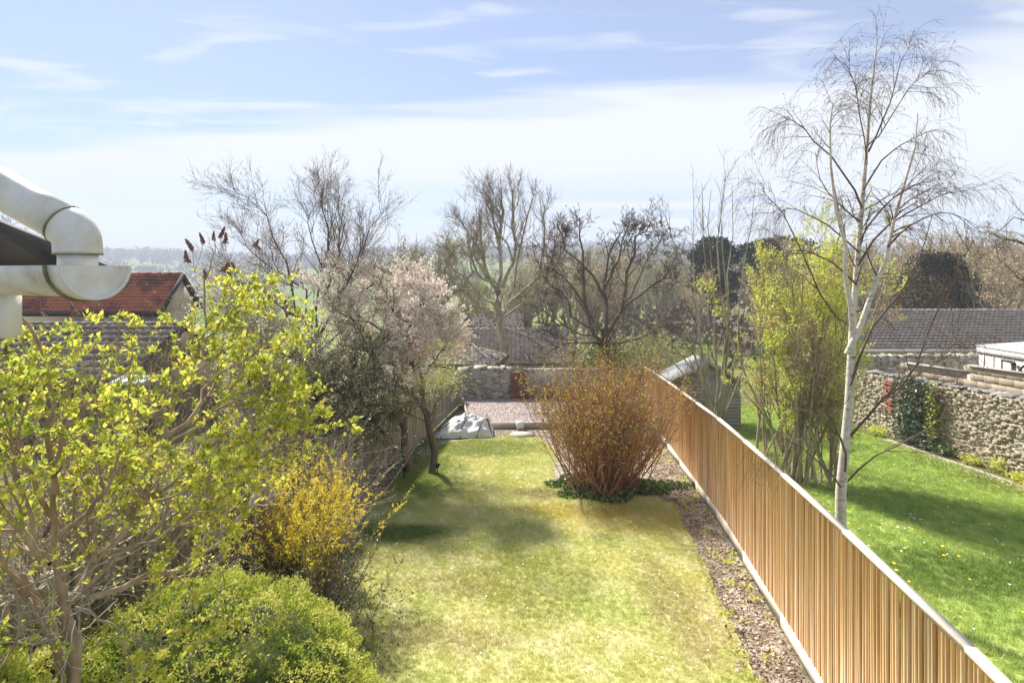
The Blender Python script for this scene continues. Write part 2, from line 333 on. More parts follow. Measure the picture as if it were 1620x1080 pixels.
def grass_mat(name, base, alt, alt2, s1, s2, spots=(), transl=.3):
    """grass colour from position in the garden: large patches, fine mottling and a few spots with a shape of their own, painted tree shade among them"""
    m = bpy.data.materials.new(name); m.use_nodes = True; nt = m.node_tree; N = nt.nodes; Lk = nt.links; N.clear()
    o = N.new('ShaderNodeOutputMaterial'); b = N.new('ShaderNodeBsdfPrincipled'); b.inputs['Roughness'].default_value = .8; b.inputs['Specular IOR Level'].default_value = .15
    g = N.new('ShaderNodeNewGeometry')
    def noise(sc, det, st=(1,1,1), loc=(0,0,0)):
        mp = N.new('ShaderNodeMapping'); mp.inputs['Scale'].default_value = st; mp.inputs['Location'].default_value = loc; Lk.new(g.outputs['Position'], mp.inputs[0])
        n = N.new('ShaderNodeTexNoise'); n.inputs['Scale'].default_value = sc; n.inputs['Detail'].default_value = det; n.inputs['Roughness'].default_value = .65; Lk.new(mp.outputs[0], n.inputs['Vector']); return n.outputs['Fac']
    def mr(v, lo, hi):
        n = N.new('ShaderNodeMapRange'); n.inputs[1].default_value = lo; n.inputs[2].default_value = hi; Lk.new(v, n.inputs[0]); return n.outputs[0]
    def mixc(f, a, c):
        n = N.new('ShaderNodeMix'); n.data_type = 'RGBA'; Lk.new(f, n.inputs[0])
        for i, v in ((6, a), (7, c)):
            if isinstance(v, tuple): n.inputs[i].default_value = lin(v)
            else: Lk.new(v, n.inputs[i])
        return n.outputs[2]
    col = mixc(mr(noise(s1, 5), .38, .62), base, alt)
    col = mixc(mr(noise(s2, 6, (1.6, .8, 1), (4,2,0)), .46, .68), col, alt2)
    for (x, y, rx, ry, c, k) in spots:
        sp = N.new('ShaderNodeSeparateXYZ'); Lk.new(g.outputs['Position'], sp.inputs[0])
        def mm(op, a, b_):
            n = N.new('ShaderNodeMath'); n.operation = op
            for i, v in enumerate((a, b_)):
                if isinstance(v, (int, float)): n.inputs[i].default_value = v
                else: Lk.new(v, n.inputs[i])
            return n.outputs[0]
        dx = mm('DIVIDE', mm('SUBTRACT', sp.outputs[0], x), rx); dy = mm('DIVIDE', mm('SUBTRACT', sp.outputs[1], y), ry)
        d = mm('SQRT', mm('ADD', mm('MULTIPLY', dx, dx), mm('MULTIPLY', dy, dy)), 0)
        d = mm('ADD', d, mm('MULTIPLY', mm('SUBTRACT', noise(2.2, 5), .5), 1.6))
        col = mixc(mm('MULTIPLY', mr(d, 1.15, .55), k), col, c)
    fine = noise(45, 3); h = N.new('ShaderNodeHueSaturation'); f2 = N.new('ShaderNodeMapRange'); f2.inputs[1].default_value = .3; f2.inputs[2].default_value = .7; f2.inputs[3].default_value = .84; f2.inputs[4].default_value = 1.16
    Lk.new(fine, f2.inputs[0]); Lk.new(f2.outputs[0], h.inputs['Value']); Lk.new(col, h.inputs['Color']); col = h.outputs[0]
    Lk.new(col, b.inputs['Base Color'])
    tr = N.new('ShaderNodeBsdfTranslucent'); Lk.new(col, tr.inputs[0]); ms = N.new('ShaderNodeMixShader'); ms.inputs[0].default_value = transl
    Lk.new(b.outputs[0], ms.inputs[1]); Lk.new(tr.outputs[0], ms.inputs[2]); Lk.new(ms.outputs[0], o.inputs[0]); return m
GREEN = (.12,.19,.02); 
spots = [(-1.9,10.1,1.1,.5,(.12,.20,.025),.85), (-2.2,13.6,1.2,2.2,(.2,.28,.04),.75), (-1.25,7.0,.4,.5,(.3,.26,.12),.5), (-1.6,6.3,.5,.8,(.22,.26,.06),.6),  # leading green spots paint the cherry's shade into the lawn's left side
         (1.3,11.2,1.6,.45,(.55,.44,.10),.6), (2.3,10.6,1.3,.7,(.60,.48,.12),.45), (.6,12.2,.7,.4,(.30,.22,.10),.55), (-.9,16.3,2.,1.2,(.20,.27,.03),.6),
         (2.2,7.6,.45,1.6,(.46,.40,.18),.6), (0.2,8.3,1.1,1.2,(.28,.32,.04),.5), (-.9,8.2,.9,.35,(.48,.42,.18),.5), (-.7,6.8,.8,.3,(.48,.42,.18),.5)]
M_lawn = grass_mat('mossy_lawn', (.66,.63,.25), (.56,.60,.21), (.76,.72,.42), .7, 1.7, spots)
M_rough = grass_mat('lush_grass', (.40,.52,.12), (.52,.60,.18), (.29,.42,.09), 1.4, 2.6, [(6.8,8.5,1.6,.9,(.07,.15,.015),.6),(11,13,.6,1.2,(.2,.2,.04),.4)])

# ------------------------------------------------------------------ the ground
ys = np.concatenate([np.arange(-4, 26, 2.), np.arange(26, 60, 2.), np.arange(60, 160, 6.), np.arange(160, 500, 14.), np.arange(500, 1300, 30.), np.arange(1300, 3200, 150.)])
xs = np.concatenate([-np.geomspace(30, 3000, 40)[::-1], np.arange(-28, 29, 4.), np.geomspace(30, 3000, 40)])
X, Y = np.meshgrid(xs, ys); Z = H(X, Y)
V = np.stack([X, Y, Z], -1).reshape(-1, 3); nx = len(xs); ii = (np.arange(len(ys)-1)[:, None]*nx+np.arange(nx-1)[None]).ravel()
ground_me = mesh('ground', V, [np.stack([ii, ii+1, ii+nx+1, ii+nx], 1)], True)
# meadows: big irregular fields of differing green, near ground rough earth
def land_mat():
    m = bpy.data.materials.new('meadows'); m.use_nodes = True; nt = m.node_tree; N = nt.nodes; Lk = nt.links; N.clear()
    o = N.new('ShaderNodeOutputMaterial'); b = N.new('ShaderNodeBsdfPrincipled'); b.inputs['Roughness'].default_value = .95; b.inputs['Specular IOR Level'].default_value = .1
    g = N.new('ShaderNodeNewGeometry'); mp = N.new('ShaderNodeMapping'); mp.inputs['Scale'].default_value = (.011, .0075, 0); Lk.new(g.outputs['Position'], mp.inputs[0])
    v = N.new('ShaderNodeTexVoronoi'); v.inputs['Scale'].default_value = 1; Lk.new(mp.outputs[0], v.inputs['Vector'])
    r = N.new('ShaderNodeValToRGB'); e = r.color_ramp.elements; r.color_ramp.interpolation = 'CONSTANT'
    sp = N.new('ShaderNodeSeparateColor'); Lk.new(v.outputs['Color'], sp.inputs[0]); Lk.new(sp.outputs[0], r.inputs[0])
    cols = [(.13,.18,.04),(.20,.24,.06),(.16,.21,.04),(.22,.19,.09),(.14,.19,.05)]
    while len(e) < 5: e.new(.5)
    for i, c in enumerate(cols): e[i].position = i/5; e[i].color = lin(c)
    n = N.new('ShaderNodeTexNoise'); n.inputs['Scale'].default_value = .5; n.inputs['Detail'].default_value = 6; Lk.new(g.outputs['Position'], n.inputs['Vector'])
    rr = N.new('ShaderNodeValToRGB'); rr.color_ramp.elements[0].position = .35; rr.color_ramp.elements[0].color = lin((.12,.085,.055)); rr.color_ramp.elements[1].position = .62; rr.color_ramp.elements[1].color = lin((.15,.16,.05))
    n3_ = N.new('ShaderNodeTexNoise'); n3_.inputs['Scale'].default_value = 3.5; n3_.inputs['Detail'].default_value = 8; Lk.new(g.outputs['Position'], n3_.inputs['Vector']); Lk.new(n3_.outputs[0], rr.inputs[0])
    s2 = N.new('ShaderNodeSeparateXYZ'); Lk.new(g.outputs['Position'], s2.inputs[0]); mr = N.new('ShaderNodeMapRange'); mr.inputs[1].default_value = 40; mr.inputs[2].default_value = 60; Lk.new(s2.outputs[1], mr.inputs[0])
    mx = N.new('ShaderNodeMix'); mx.data_type = 'RGBA'; Lk.new(mr.outputs[0], mx.inputs[0]); Lk.new(rr.outputs[0], mx.inputs[6]); Lk.new(r.outputs[0], mx.inputs[7])
    Lk.new(mx.outputs[2], b.inputs['Base Color']); Lk.new(b.outputs[0], o.inputs[0]); return m
ground_me.materials.append(land_mat()); tag(link('ground', ground_me), kind='structure')

def sheet(name, outline, mtl, dz, kind='structure', n=14, wob=.05, parent=None):
    """flat sheet following the garden's slope, with a slightly ragged edge"""
    pts = []
    for i in range(len(outline)):
        a = np.array(outline[i][:2]); b = np.array(outline[(i+1) % len(outline)][:2])
        for k in range(n): pts.append(a+(b-a)*k/n+(rng.normal(0, wob, 2) if k else 0))
    pts = np.array(pts); V = np.stack([pts[:, 0], pts[:, 1], -SL*pts[:, 1]+dz], 1)
    import mathutils
    tri = mathutils.geometry.tessellate_polygon([[Vector(p) for p in V]])
    o = part(name, V, [np.array(tri)], mtl, parent); 
    n_ = o.data.polygons[0].normal
    if n_.z < 0: o.data.flip_normals()
    tag(o, kind=kind); return o
FY = np.array([1.6, 3.05, 6.0, 10.3, 17.0, 20.6]); FX = np.array([2.38, 2.70, 3.22, 3.86, 4.55, 4.82])
def fx(y): return float(np.interp(y, FY, FX))
from math import sin, cos
soil = sheet('soil_strip', [(fx(1.7)-.1,1.7),(fx(6)-.05,6),(fx(10)-.05,10),(fx(15)-.05,15),(fx(20)-.05,20),(4.6,23.6),(-1.9,23.6),(-2.9,15.5),(-3.3,12),(-3.9,4),(-4.2,1.7)], M_soil, .005, wob=.0)
lawn_out = [(2.25,2.0),(2.62,6.0),(2.95,8.5),(3.3,11.6),(3.0,12.0),(1.2,12.0),(.95,13.2),(1.2,15.5),(.9,17.6),(0,18.0),(-1.0,17.6),(-2.0,17.0),(-2.5,15.5),(-2.75,13.5),(-2.8,11),(-2.55,9.2),(-2.1,7.4),(-1.75,6),(-1.9,2.0)]
lawn = sheet('lawn', lawn_out, M_lawn, .012, n=10, wob=.03)
nlawn = sheet('neighbour_lawn', [(fx(1.8)+.1,1.8),(fx(6)+.1,6),(fx(10)+.1,10),(fx(16)+.1,16),(5.0,21),(5.2,23.5),(11.5,23.5),(11.3,19),(11.35,14),(11.4,2)], M_rough, .01, n=8, wob=.02)
wallpath = sheet('garden_path', [(10.95,8),(11.5,8),(11.55,17.5),(11.25,17.5)], M_slab, .016, n=8, wob=.03)

# grass blades as geometry-node instances of small tufts
def tuft(name, nb, h, spread, width, mtl, seed):
    r = np.random.default_rng(seed); V = []; T = []
    for i in range(nb):
        a = r.uniform(0, 6.28); rad = spread*math.sqrt(r.random()); b = np.array([cos(a)*rad, sin(a)*rad, 0]); t = r.uniform(0, 6.28); s = np.array([cos(t), sin(t), 0])*width/2
        lean = np.array([r.normal(0, .45), r.normal(0, .45), 1.])*h*r.uniform(.5, 1.1); k = len(V); V += [b-s, b+s, b+lean*.55+s*.6, b+lean*.55-s*.6, b+lean+np.array([lean[0], lean[1], -.2*h])*.3]
        T += [(k, k+1, k+2), (k, k+2, k+3), (k+3, k+2, k+4)]
    return bpy.data.objects.new(name, mesh(name, V, [np.array(T)], False, [mtl]))
def scatter(surface, tufts, density, smin, smax, name, seed=0, label=None, group=None, mask_noise=None):
    ng = bpy.data.node_groups.new(name, 'GeometryNodeTree')
    ng.interface.new_socket('Geometry', in_out='INPUT', socket_type='NodeSocketGeometry'); ng.interface.new_socket('Geometry', in_out='OUTPUT', socket_type='NodeSocketGeometry')
    N = ng.nodes; Lk = ng.links; gi = N.new('NodeGroupInput'); go = N.new('NodeGroupOutput')
    dp = N.new('GeometryNodeDistributePointsOnFaces'); dp.inputs['Density'].default_value = density; dp.inputs['Seed'].default_value = seed; Lk.new(gi.outputs[0], dp.inputs['Mesh'])
    jg = N.new('GeometryNodeJoinGeometry'); gti = N.new('GeometryNodeGeometryToInstance')
    if mask_noise:
        nn = N.new('ShaderNodeTexNoise'); nn.inputs['Scale'].default_value = mask_noise[0]; mrn = N.new('ShaderNodeMapRange'); mrn.inputs[1].default_value = mask_noise[1]; mrn.inputs[2].default_value = mask_noise[2]; mrn.inputs[4].default_value = density
        Lk.new(nn.outputs[0], mrn.inputs[0]); Lk.new(mrn.outputs[0], dp.inputs['Density'])
    ip = N.new('GeometryNodeInstanceOnPoints'); Lk.new(dp.outputs['Points'], ip.inputs['Points'])
    for t in tufts:
        oi = N.new('GeometryNodeObjectInfo'); oi.inputs['Object'].default_value = t; oi.inputs['As Instance'].default_value = True; Lk.new(oi.outputs['Geometry'], jg.inputs[0])
    Lk.new(jg.outputs[0], ip.inputs['Instance']); ip.inputs['Pick Instance'].default_value = True
    rv = N.new('FunctionNodeRandomValue'); rv.data_type = 'FLOAT_VECTOR'; rv.inputs[0].default_value = (-.15, -.15, 0); rv.inputs[1].default_value = (.15, .15, 6.28); Lk.new(rv.outputs[0], ip.inputs['Rotation'])
    rs = N.new('FunctionNodeRandomValue'); rs.inputs[2].default_value = smin; rs.inputs[3].default_value = smax; rs.inputs['Seed'].default_value = 3; Lk.new(rs.outputs[1], ip.inputs['Scale'])
    Lk.new(ip.outputs[0], go.inputs[0])
    me = surface.data.copy(); o = link(name, me); md = o.modifiers.new('scatter', 'NODES'); md.node_group = ng; tag(o, label, 'grass' if label else None, kind='stuff'); return o
scatter(lawn, [tuft('t1', 9, .026, .03, .005, M_lawn, 1), tuft('t2', 9, .036, .03, .0045, M_lawn, 2)], 1300, .6, 1.3, 'lawn_grass', 1, 'short mossy yellow green turf of the mown lawn')
scatter(nlawn, [tuft('t3', 10, .07, .05, .007, M_rough, 3), tuft('t4', 10, .10, .05, .007, M_rough, 4)], 420, .5, 1.25, 'meadow_grass', 2, 'lush bright green uncut grass beyond the new fence')
def bloom(name, mtl, r, h):
    a = np.arange(7)*2*np.pi/7; V = [(0, 0, h)]+[(cos(t)*r, sin(t)*r, h+.002) for t in a]
    return bpy.data.objects.new(name, mesh(name, V, [np.array([(0, 1+i, 1+(i+1) % 7) for i in range(7)])], False, [mtl]))
scatter(nlawn, [bloom('b1', M_flower_w, .016, .07)], 16, .7, 1.2, 'daisies', 5, mask_noise=(.9,.5,.72)); 
scatter(nlawn, [bloom('b2', M_flower_y, .022, .08)], 5, .7, 1.2, 'dandelions', 6, mask_noise=(.6,.42,.7))
bpy.data.objects['daisies'].update_tag()
tag(bpy.data.objects['daisies'], 'small white daisies dotted over the uncut green grass', 'flowers'); tag(bpy.data.objects['dandelions'], 'yellow dandelion heads scattered in the uncut green grass', 'flowers')
scatter(lawn, [bloom('b3', M_flower_w, .012, .025)], 2.2, .7, 1.2, 'lawn_daisies', 9); tag(bpy.data.objects['lawn_daisies'], 'a few tiny white daisies on the yellow mossy lawn', 'flowers')

# clods, stones and leaf litter on the soil strip
def clod(seed, jag=.35, tp=.61):
    r = np.random.default_rng(seed); v = np.array([(x, y, z) for z in (-.5, .5) for y in (-.5, .5) for x in (-.5, .5)])
    v = v*((.75 if tp > .55 else .84)+r.uniform(-jag, jag, (8, 3))*.6); top = np.array([[0, 0, tp], [0, 0, -tp]]); v = np.vstack([v, top])
    Tr = [(4,5,8),(5,7,8),(7,6,8),(6,4,8),(1,0,9),(3,1,9),(2,3,9),(0,2,9)]; Qd = [(0,1,5,4),(1,3,7,5),(3,2,6,7),(2,0,4,6)]
    return v, Qd, Tr
M_clod = mat('pale_clod', [(.20,.15,.11),(.40,.33,.26),(.60,.53,.45)], 2.5, .95, .5, coords='pos', contrast=(.35,.65))
M_litter = mat('dead_leaf', [(.10,.055,.03),(.2,.12,.07),(.34,.25,.17)], attr=True, rough=.9)
mb = MB(); cv = [clod(i) for i in range(6)]
for i in range(5200):
    y = 1.8+19*rng.random()**1.3; w = .1+.75*(1 if y < 12 else 1.2); x = fx(y)-.06-w*rng.random(); s = min(float(rng.lognormal(-3.8, .5)), .055); v, q, t = cv[i % 6]
    a = rng.uniform(0, 6.28); vv = v*np.array([1.3, 1, .55])*s; vv = np.stack([vv[:,0]*cos(a)-vv[:,1]*sin(a), vv[:,0]*sin(a)+vv[:,1]*cos(a), vv[:,2]], 1)
    mb.add(vv+np.array([x, y, -SL*y+.005+s*.1]), q, t)
o = mb.build('soil_clods', M_clod, kind='stuff'); tag(o, 'dry pale clods and stones on the strip beside the fence', 'clods')
ly = 1.8+21*rng.random(9000)**1.2; lx = np.array([fx(y) for y in ly])-.06-.68*rng.random(9000); c = np.stack([lx, ly, -SL*ly+.02], 1)
c2 = np.stack([rng.uniform(-2.9, 2, 2500), rng.uniform(17.4, 19, 2500), np.zeros(2500)], 1); c2[:, 2] = -SL*c2[:, 1]+.02
c3 = np.stack([rng.normal(-1.75, .3, 600), rng.uniform(5.4, 8, 600), np.zeros(600)], 1); c3[:, 2] = -SL*c3[:, 1]+.03
V, T, t = leaves(np.vstack([c, c2, c3]), .035, .6, fold=.5); V[:, 2] = np.maximum(V[:, 2], -SL*V[:, 1]+.012)
tag(part('leaf_litter', V, [T], M_litter, None, False, t, 'stuff'), 'brown leaf litter on the bare soil', 'leaf litter')
wy = rng.uniform(2, 20, 900); cl = rng.integers(0, 60, 900); cyy = rng.uniform(2, 20, 60); cxx = np.array([fx(y) for y in cyy])-.1-.6*rng.random(60)
c = np.stack([cxx[cl]+rng.normal(0, .05, 900), cyy[cl]+rng.normal(0, .06, 900), np.zeros(900)], 1); c[:, 2] = -SL*c[:, 1]+.02
V, T, t = leaves(c, .05, .5, up=.9); tag(part('weeds', V, [T], M_lime, None, False, t, 'stuff'), 'small green weeds sprouting in the soil strip', 'weeds')

# ------------------------------------------------------------------ new closeboard fence
def zg(y): return -SL*y
fence = thing('new_timber_fence', 'new orange brown closeboard fence with pale capping between the two lawns', 'fence', (3.2, 6, zg(6)))
def fence_z(y): return zg(y)+.16
bw, bh = .087, 1.74
v = np.array([(-.002,0,0),(-.022,0,0),(-.008,.062,0),(-.002,.062,0)]); v = np.vstack([v, v+np.array([0, 0, 1])])    # a feather-edge board, thick edge towards the house
PF = [(3,2,1,0),(4,5,6,7),(1,0,4,5),(2,1,5,6),(3,2,6,7),(0,3,7,4)]
pick = [mesh('picket', v*np.array([k, 1, 1]), [np.array(PF)], False, [M_fence]) for k in (1, .85, 1.2)]
y = 1.75; i = 0; far_p = MB()
while y < 20.6:
    dx = (fx(y+.1)-fx(y-.1))/.2; a = -math.atan(dx); hgt_ = bh-.03+.003*rng.normal(); p_ = np.array([fx(y)+rng.normal(0, .0015), y, fence_z(y)])
    if i < 300: link('picket', pick[i % 3], fence, p_-np.array(fence.location), (0, rng.normal(0, .002), a), (1, 1, hgt_))
    else: vv = v*np.array([1, 1, hgt_]); far_p.add(np.stack([vv[:,0]*cos(a)-vv[:,1]*sin(a), vv[:,0]*sin(a)+vv[:,1]*cos(a), vv[:,2]], 1)+p_, PF)
    y += .0545*math.cos(math.atan(dx)); i += 1
far_p.build('far_pickets', M_fence, fence, kind='stuff')
seg = 1.83; y = 1.6
while y < 20.6:
    y2 = min(y+seg, 20.6)
    sag = .012*rng.normal()
    cap = MB(); n = 1
    for k in range(n):
        ya = y+(y2-y)*k/n+(.002 if k == 0 else 0); yb = y+(y2-y)*(k+1)/n-(.002 if k == n-1 else 0)
        za = fence_z(ya)+bh; zb = fence_z(yb)+bh
        cap.beam((fx(ya)-.005, ya, za), (fx(yb)-.005, yb, zb), .066, .035)
    cap.build('capping_rail', M_cream, fence)
    g = MB(); g.beam((fx(y)-.012, y+.003, zg(y)+.085), (fx(y2)-.012, y2-.003, zg(y2)+.085), .05, .17); g.build('gravel_board', M_cream, fence)
    r_ = MB()
    for hz in (.35, .95, 1.5): r_.beam((fx(y)+.035, y+.01, fence_z(y)+hz), (fx(y2)+.035, y2-.01, fence_z(y2)+hz), .06, .05)
    r_.build('back_rail', M_fence, fence)
    pm = MB(); pm.box((fx(y)+.12, y, fence_z(y)+.72), (.1, .1, 1.74)); pm.build('post', M_fence, fence)
    y = y2

# ------------------------------------------------------------------ old fence on the left
of = thing('old_timber_fence', 'old weathered grey closeboard fence along the left of the lawn', 'fence', (-3.0, 14, zg(14)))
def ox(y): return float(np.interp(y, [2, 13.6, 15.8, 23.8], [-4.15, -3.14, -2.80, -2.2]))
def otop(y): return float(np.interp(y, [2, 14, 16, 19.5, 19.55, 23.8], [1.7, 1.6, 1.5, 1.45, 1.30, 1.12]))
v = np.array([(-.002,0,0),(-.026,0,0),(-.009,.1,0),(-.002,.1,0)]); v = np.vstack([v, v+np.array([0, 0, 1])])
bd = [mesh('board', v*np.array([-k, 1.2, 1]), [np.array([(0,1,2,3),(7,6,5,4),(5,4,0,1),(6,5,1,2),(7,6,2,3),(4,7,3,0)])], False, [M_grey]) for k in (.8, 1, 1.2)]
y = 2.2; i = 0
while y < 23.8:
    dx = (ox(y+.1)-ox(y-.1))/.2
    link('board', bd[i % 3], of, np.array([ox(y), y, zg(y)+.05])-np.array(of.location), (0, rng.normal(0, .008), -math.atan(dx)), (1, 1, otop(y)-.05+rng.normal(0, .012)))
    y += .108; i += 1
y = 2.2
while y < 23.8:
    m_ = MB(); m_.box((ox(y)-.08, y, zg(y)+otop(y)/2), (.09, .09, otop(y)+.02)); m_.build('post', M_grey, of)
    m_ = MB(); y2 = min(y+2.7, 23.8)
    for hz in (.35, 1.0): m_.beam((ox(y)-.04, y+.06, zg(y)+hz), (ox(y2)-.04, y2-.06, zg(y2)+hz), .05, .08)
    m_.build('rail', M_grey, of); y += 2.7
m_ = MB(); m_.beam((ox(8)+.06, 8, zg(8)+.07), (ox(15.7)+.06, 15.7, zg(15.7)+.07), .03, .15); m_.build('gravel_board', M_slab, of)

# ------------------------------------------------------------------ stone walls
stone_v = [clod(40+i, .26, .46) for i in range(8)]
def stone_meshes(mtl, nm='stone'): return [mesh(nm, s[0], [np.array(s[1]), np.array(s[2])], False, [mtl]) for s in stone_v]
def rubble(th, o, u, L, hgt, thick, sw, sh, mtl, nparts=300, cap=True, key=None, facing=None, coping=M_cap, topf=None, capsize=1.5):
    """random rubble: o = foot of the visible face, u = unit along, face normal n = away from the wall's body"""
    o = np.array(o, float); u = np.array(u, float); n = np.array(facing, float); rz = math.atan2(u[1], u[0])
    SMs = stone_meshes(mtl); lst = []
    z = 0.; row = 0
    while z < hgt-.02:
        hh = sh*rng.uniform(.75, 1.3); x = -rng.random()*sw
        while x < L:
            w = sw*rng.uniform(.55, 1.5); 
            hx = hgt if topf is None else topf(x/L)*hgt
            if z+hh < hx+.02: lst.append((x+w/2, z+hh/2+rng.normal(0, .008), w, hh*rng.uniform(.85, 1.15)))
            x += w*.97
        z += hh*.95; row += 1
    pos = [(o+u*s[0]+np.array([0, 0, s[1]-SL*u[1]*s[0]])+n*rng.normal(0, .008)) for s in lst]
    order = np.argsort([np.linalg.norm(p-np.array([0, 0, CZ])) for p in pos]) if key is None else range(len(pos))
    rest = MB(); loc = np.array(th.location)
    for c_, i in enumerate(order):
        s = lst[i]; p = pos[i]; rot = (rng.normal(0, .06), rng.normal(0, .08), rz+rng.normal(0, .05)); sc = (s[2]*1.45, thick*.5, s[3]*1.5)
        if c_ < nparts:
            link('stone', SMs[i % 8], th, p-n*thick*.2-loc, rot, sc)
        else:
            v_, q_, t_ = stone_v[i % 8]; vv = v_*np.array(sc); a = rot[2]; vv = np.stack([vv[:,0]*cos(a)-vv[:,1]*sin(a), vv[:,0]*sin(a)+vv[:,1]*cos(a), vv[:,2]], 1); rest.add(vv+p-n*thick*.2, q_, t_)
    if rest.n: rest.build('stonework', mtl, th, kind='stuff')
    core = MB(); a = o-n*thick*.22; b = a-n*thick*.7
    def tz(t): return (1 if topf is None else topf(t))*hgt-.06
    K = 10
    for k in range(K):
        t0, t1 = k/K, (k+1)/K; e0 = np.array([0, 0, -SL*u[1]*L*t0]); e1 = np.array([0, 0, -SL*u[1]*L*t1])
        c0, c1 = a+u*L*t0+e0, a+u*L*t1+e1; d0, d1 = b+u*L*t0+e0, b+u*L*t1+e1; zz = np.array([0, 0, -.2])
        core.hexa([c0+zz, c1+zz, d1+zz, d0+zz, c0+[0, 0, tz(t0)], c1+[0, 0, tz(t1)], d1+[0, 0, tz(t1)], d0+[0, 0, tz(t0)]])
    core.build('wall_core', M_mortar, th)
    if cap:
        CM = stone_meshes(coping, 'coping_stone'); x = 0; k = 0
        while x < L:
            w = sw*rng.uniform(.7, 1.4)*capsize*.8; hx = hgt if topf is None else topf(x/L)*hgt
            p = o+u*(x+w/2)+np.array([0, 0, hx+.05*rng.random()-SL*u[1]*x])-n*thick*.45
            link('coping_stone', CM[k % 8], th, p-loc, (rng.normal(0, .15), rng.normal(0, .2), rz+rng.normal(0, .2)), (w*1.1, thick*1.0, sh*capsize*rng.uniform(.9, 1.5))); x += w; k += 1
rw = thing('garden_stone_wall', 'long pale rubble stone wall sunlit along the right of the neighbouring lawn', 'wall', (12, 15, zg(15)))
rubble(rw, (11.9, 9.5, zg(9.5)), (0.0, 1, 0), 14.2, 1.84, .42, .115, .055, M_stone, 295, facing=(-1, 0, 0), coping=M_cap, capsize=1.5)
# brick patch of the old blocked doorway in it
bp = thing('brick_jamb', 'weathered red brick patch in the pale stone wall left of the ivy', 'brickwork', (11.85, 17.9, zg(17.9)))
m_b = mesh('brick', np.array([(x*.5, y*.5, z*.5) for z in (-1, 1) for y in (-1, 1) for x in (-1, 1)]), [np.array([(0,2,3,1),(4,5,7,6),(0,1,5,4),(1,3,7,5),(3,2,6,7),(2,0,4,6)])], False, [M_brick])
for k in range(15):
    for j in range(1+(k % 3 > 0)): link('brick', m_b, bp, (rng.normal(.055, .01), (j-.5)*.215+(k % 2)*.06, .75+k*.068), (0, 0, rng.normal(0, .02)), (.14, .2, .062))
# end wall of our garden
ew = thing('end_stone_wall', 'grey lichened rubble wall closing the far end of the lawn', 'wall', (-1.2, 24.6, zg(24.6)))
rubble(ew, (-2.35, 24.4, zg(24.4)), (1, 0, 0), 2.3, 1.32, .45, .20, .12, M_stoneg, 260, facing=(0, -1, 0), capsize=1.7, coping=M_stoneg, topf=lambda t: .96+.12*sin(t*2.6+.3))
bpier = thing('brick_pier', 'red brick pier at the right end of the grey rubble wall', 'pier', (.24, 24.4, zg(24.4)))
for k in range(17):
    for j in range(3 if k % 2 else 2):
        link('brick', m_b, bpier, ((j-1)*.225 if k % 2 else (j-.5)*.26, rng.normal(0, .012), .04+k*.078), (0, 0, rng.normal(0, .02)), (.218 if k % 2 else .252, .22, .073))
mb = MB(); mb.box((0.24, 24.47, zg(24.4)+.62), (.52, .14, 1.28)); mb.build('mortar_core', M_render, bpier)
rp = thing('rendered_wall', 'grey cement rendered wall behind the red stemmed shrub', 'wall', (2.6, 24.5, zg(24.5)))
mb = MB(); mb.box((2.65, 24.55, zg(24.5)+.62), (4.2, .22, 1.5)); mb.build('render_panel', M_render, rp)
mb = MB(); mb.box((2.65, 24.55, zg(24.5)+1.40), (4.26, .3, .06)); mb.build('coping', M_conc, rp)
# dark cross wall to the right, behind the block wall
dw = thing('dark_boundary_wall', 'dark shaded rubble wall in front of the long tiled bungalow', 'wall', (17, 24.2, zg(24)))
rubble(dw, (12.2, 24.2, zg(24)), (1, 0, 0), 14, 1.92, .4, .22, .13, M_stoneg, 240, facing=(0, -1, 0), capsize=1.2, coping=M_stoneg)
# concrete block wall, stepped
bl = thing('block_wall', 'stepped buff concrete block wall above the pale stone wall', 'wall', (14, 18, zg(18)))
A0 = np.array(P(1437, 575, 20.5)); A1 = np.array(P(1540, 590, 18.4)); B0 = np.array(P(1537, 579, 18.4)); B1 = np.array(P(1660, 597, 16.0))
mbk = {}
def blockrun(a, b, rows, bl):
    a = np.array(a); b = np.array(b); L = np.linalg.norm((b-a)[:2]); n = max(1, int(L/.45)); rz = math.atan2(b[1]-a[1], b[0]-a[0])
    for r in range(rows):
        for k in range(n+1):
            t = (k+(r % 2)*.5)/n
            if t > 1.02: continue
            p = a+(b-a)*min(t, 1)+np.array([0, 0, -.11-r*.225]); link('block', m_b2, bl, p-np.array(bl.location), (0, 0, rz), (L/n-.012, .1, .213))
m_b2 = mesh('block', np.array([(x*.5, y*.5, z*.5) for z in (-1, 1) for y in (-1, 1) for x in (-1, 1)]), [np.array([(0,2,3,1),(4,5,7,6),(0,1,5,4),(1,3,7,5),(3,2,6,7),(2,0,4,6)])], False, [M_block])
blockrun(A0, A1, 8, bl); blockrun(B0, B1, 9, bl)
mb = MB(); mb.beam(A0+[0,.09,-.02-.9], A1+[0,.09,-.02-.9], .1, 1.78); mb.beam(B0+[0,.09,-.02-1], B1+[0,.09,-.02-1], .1, 1.98); mb.build('mortar_joints', M_render, bl)
mb = MB(); mb.beam(A0+[0,.05,.02], A1+[0,.05,.02], .22, .04); mb.beam(B0+[0,.05,.02], B1+[0,.05,.02], .22, .04); mb.build('coping', M_conc, bl)
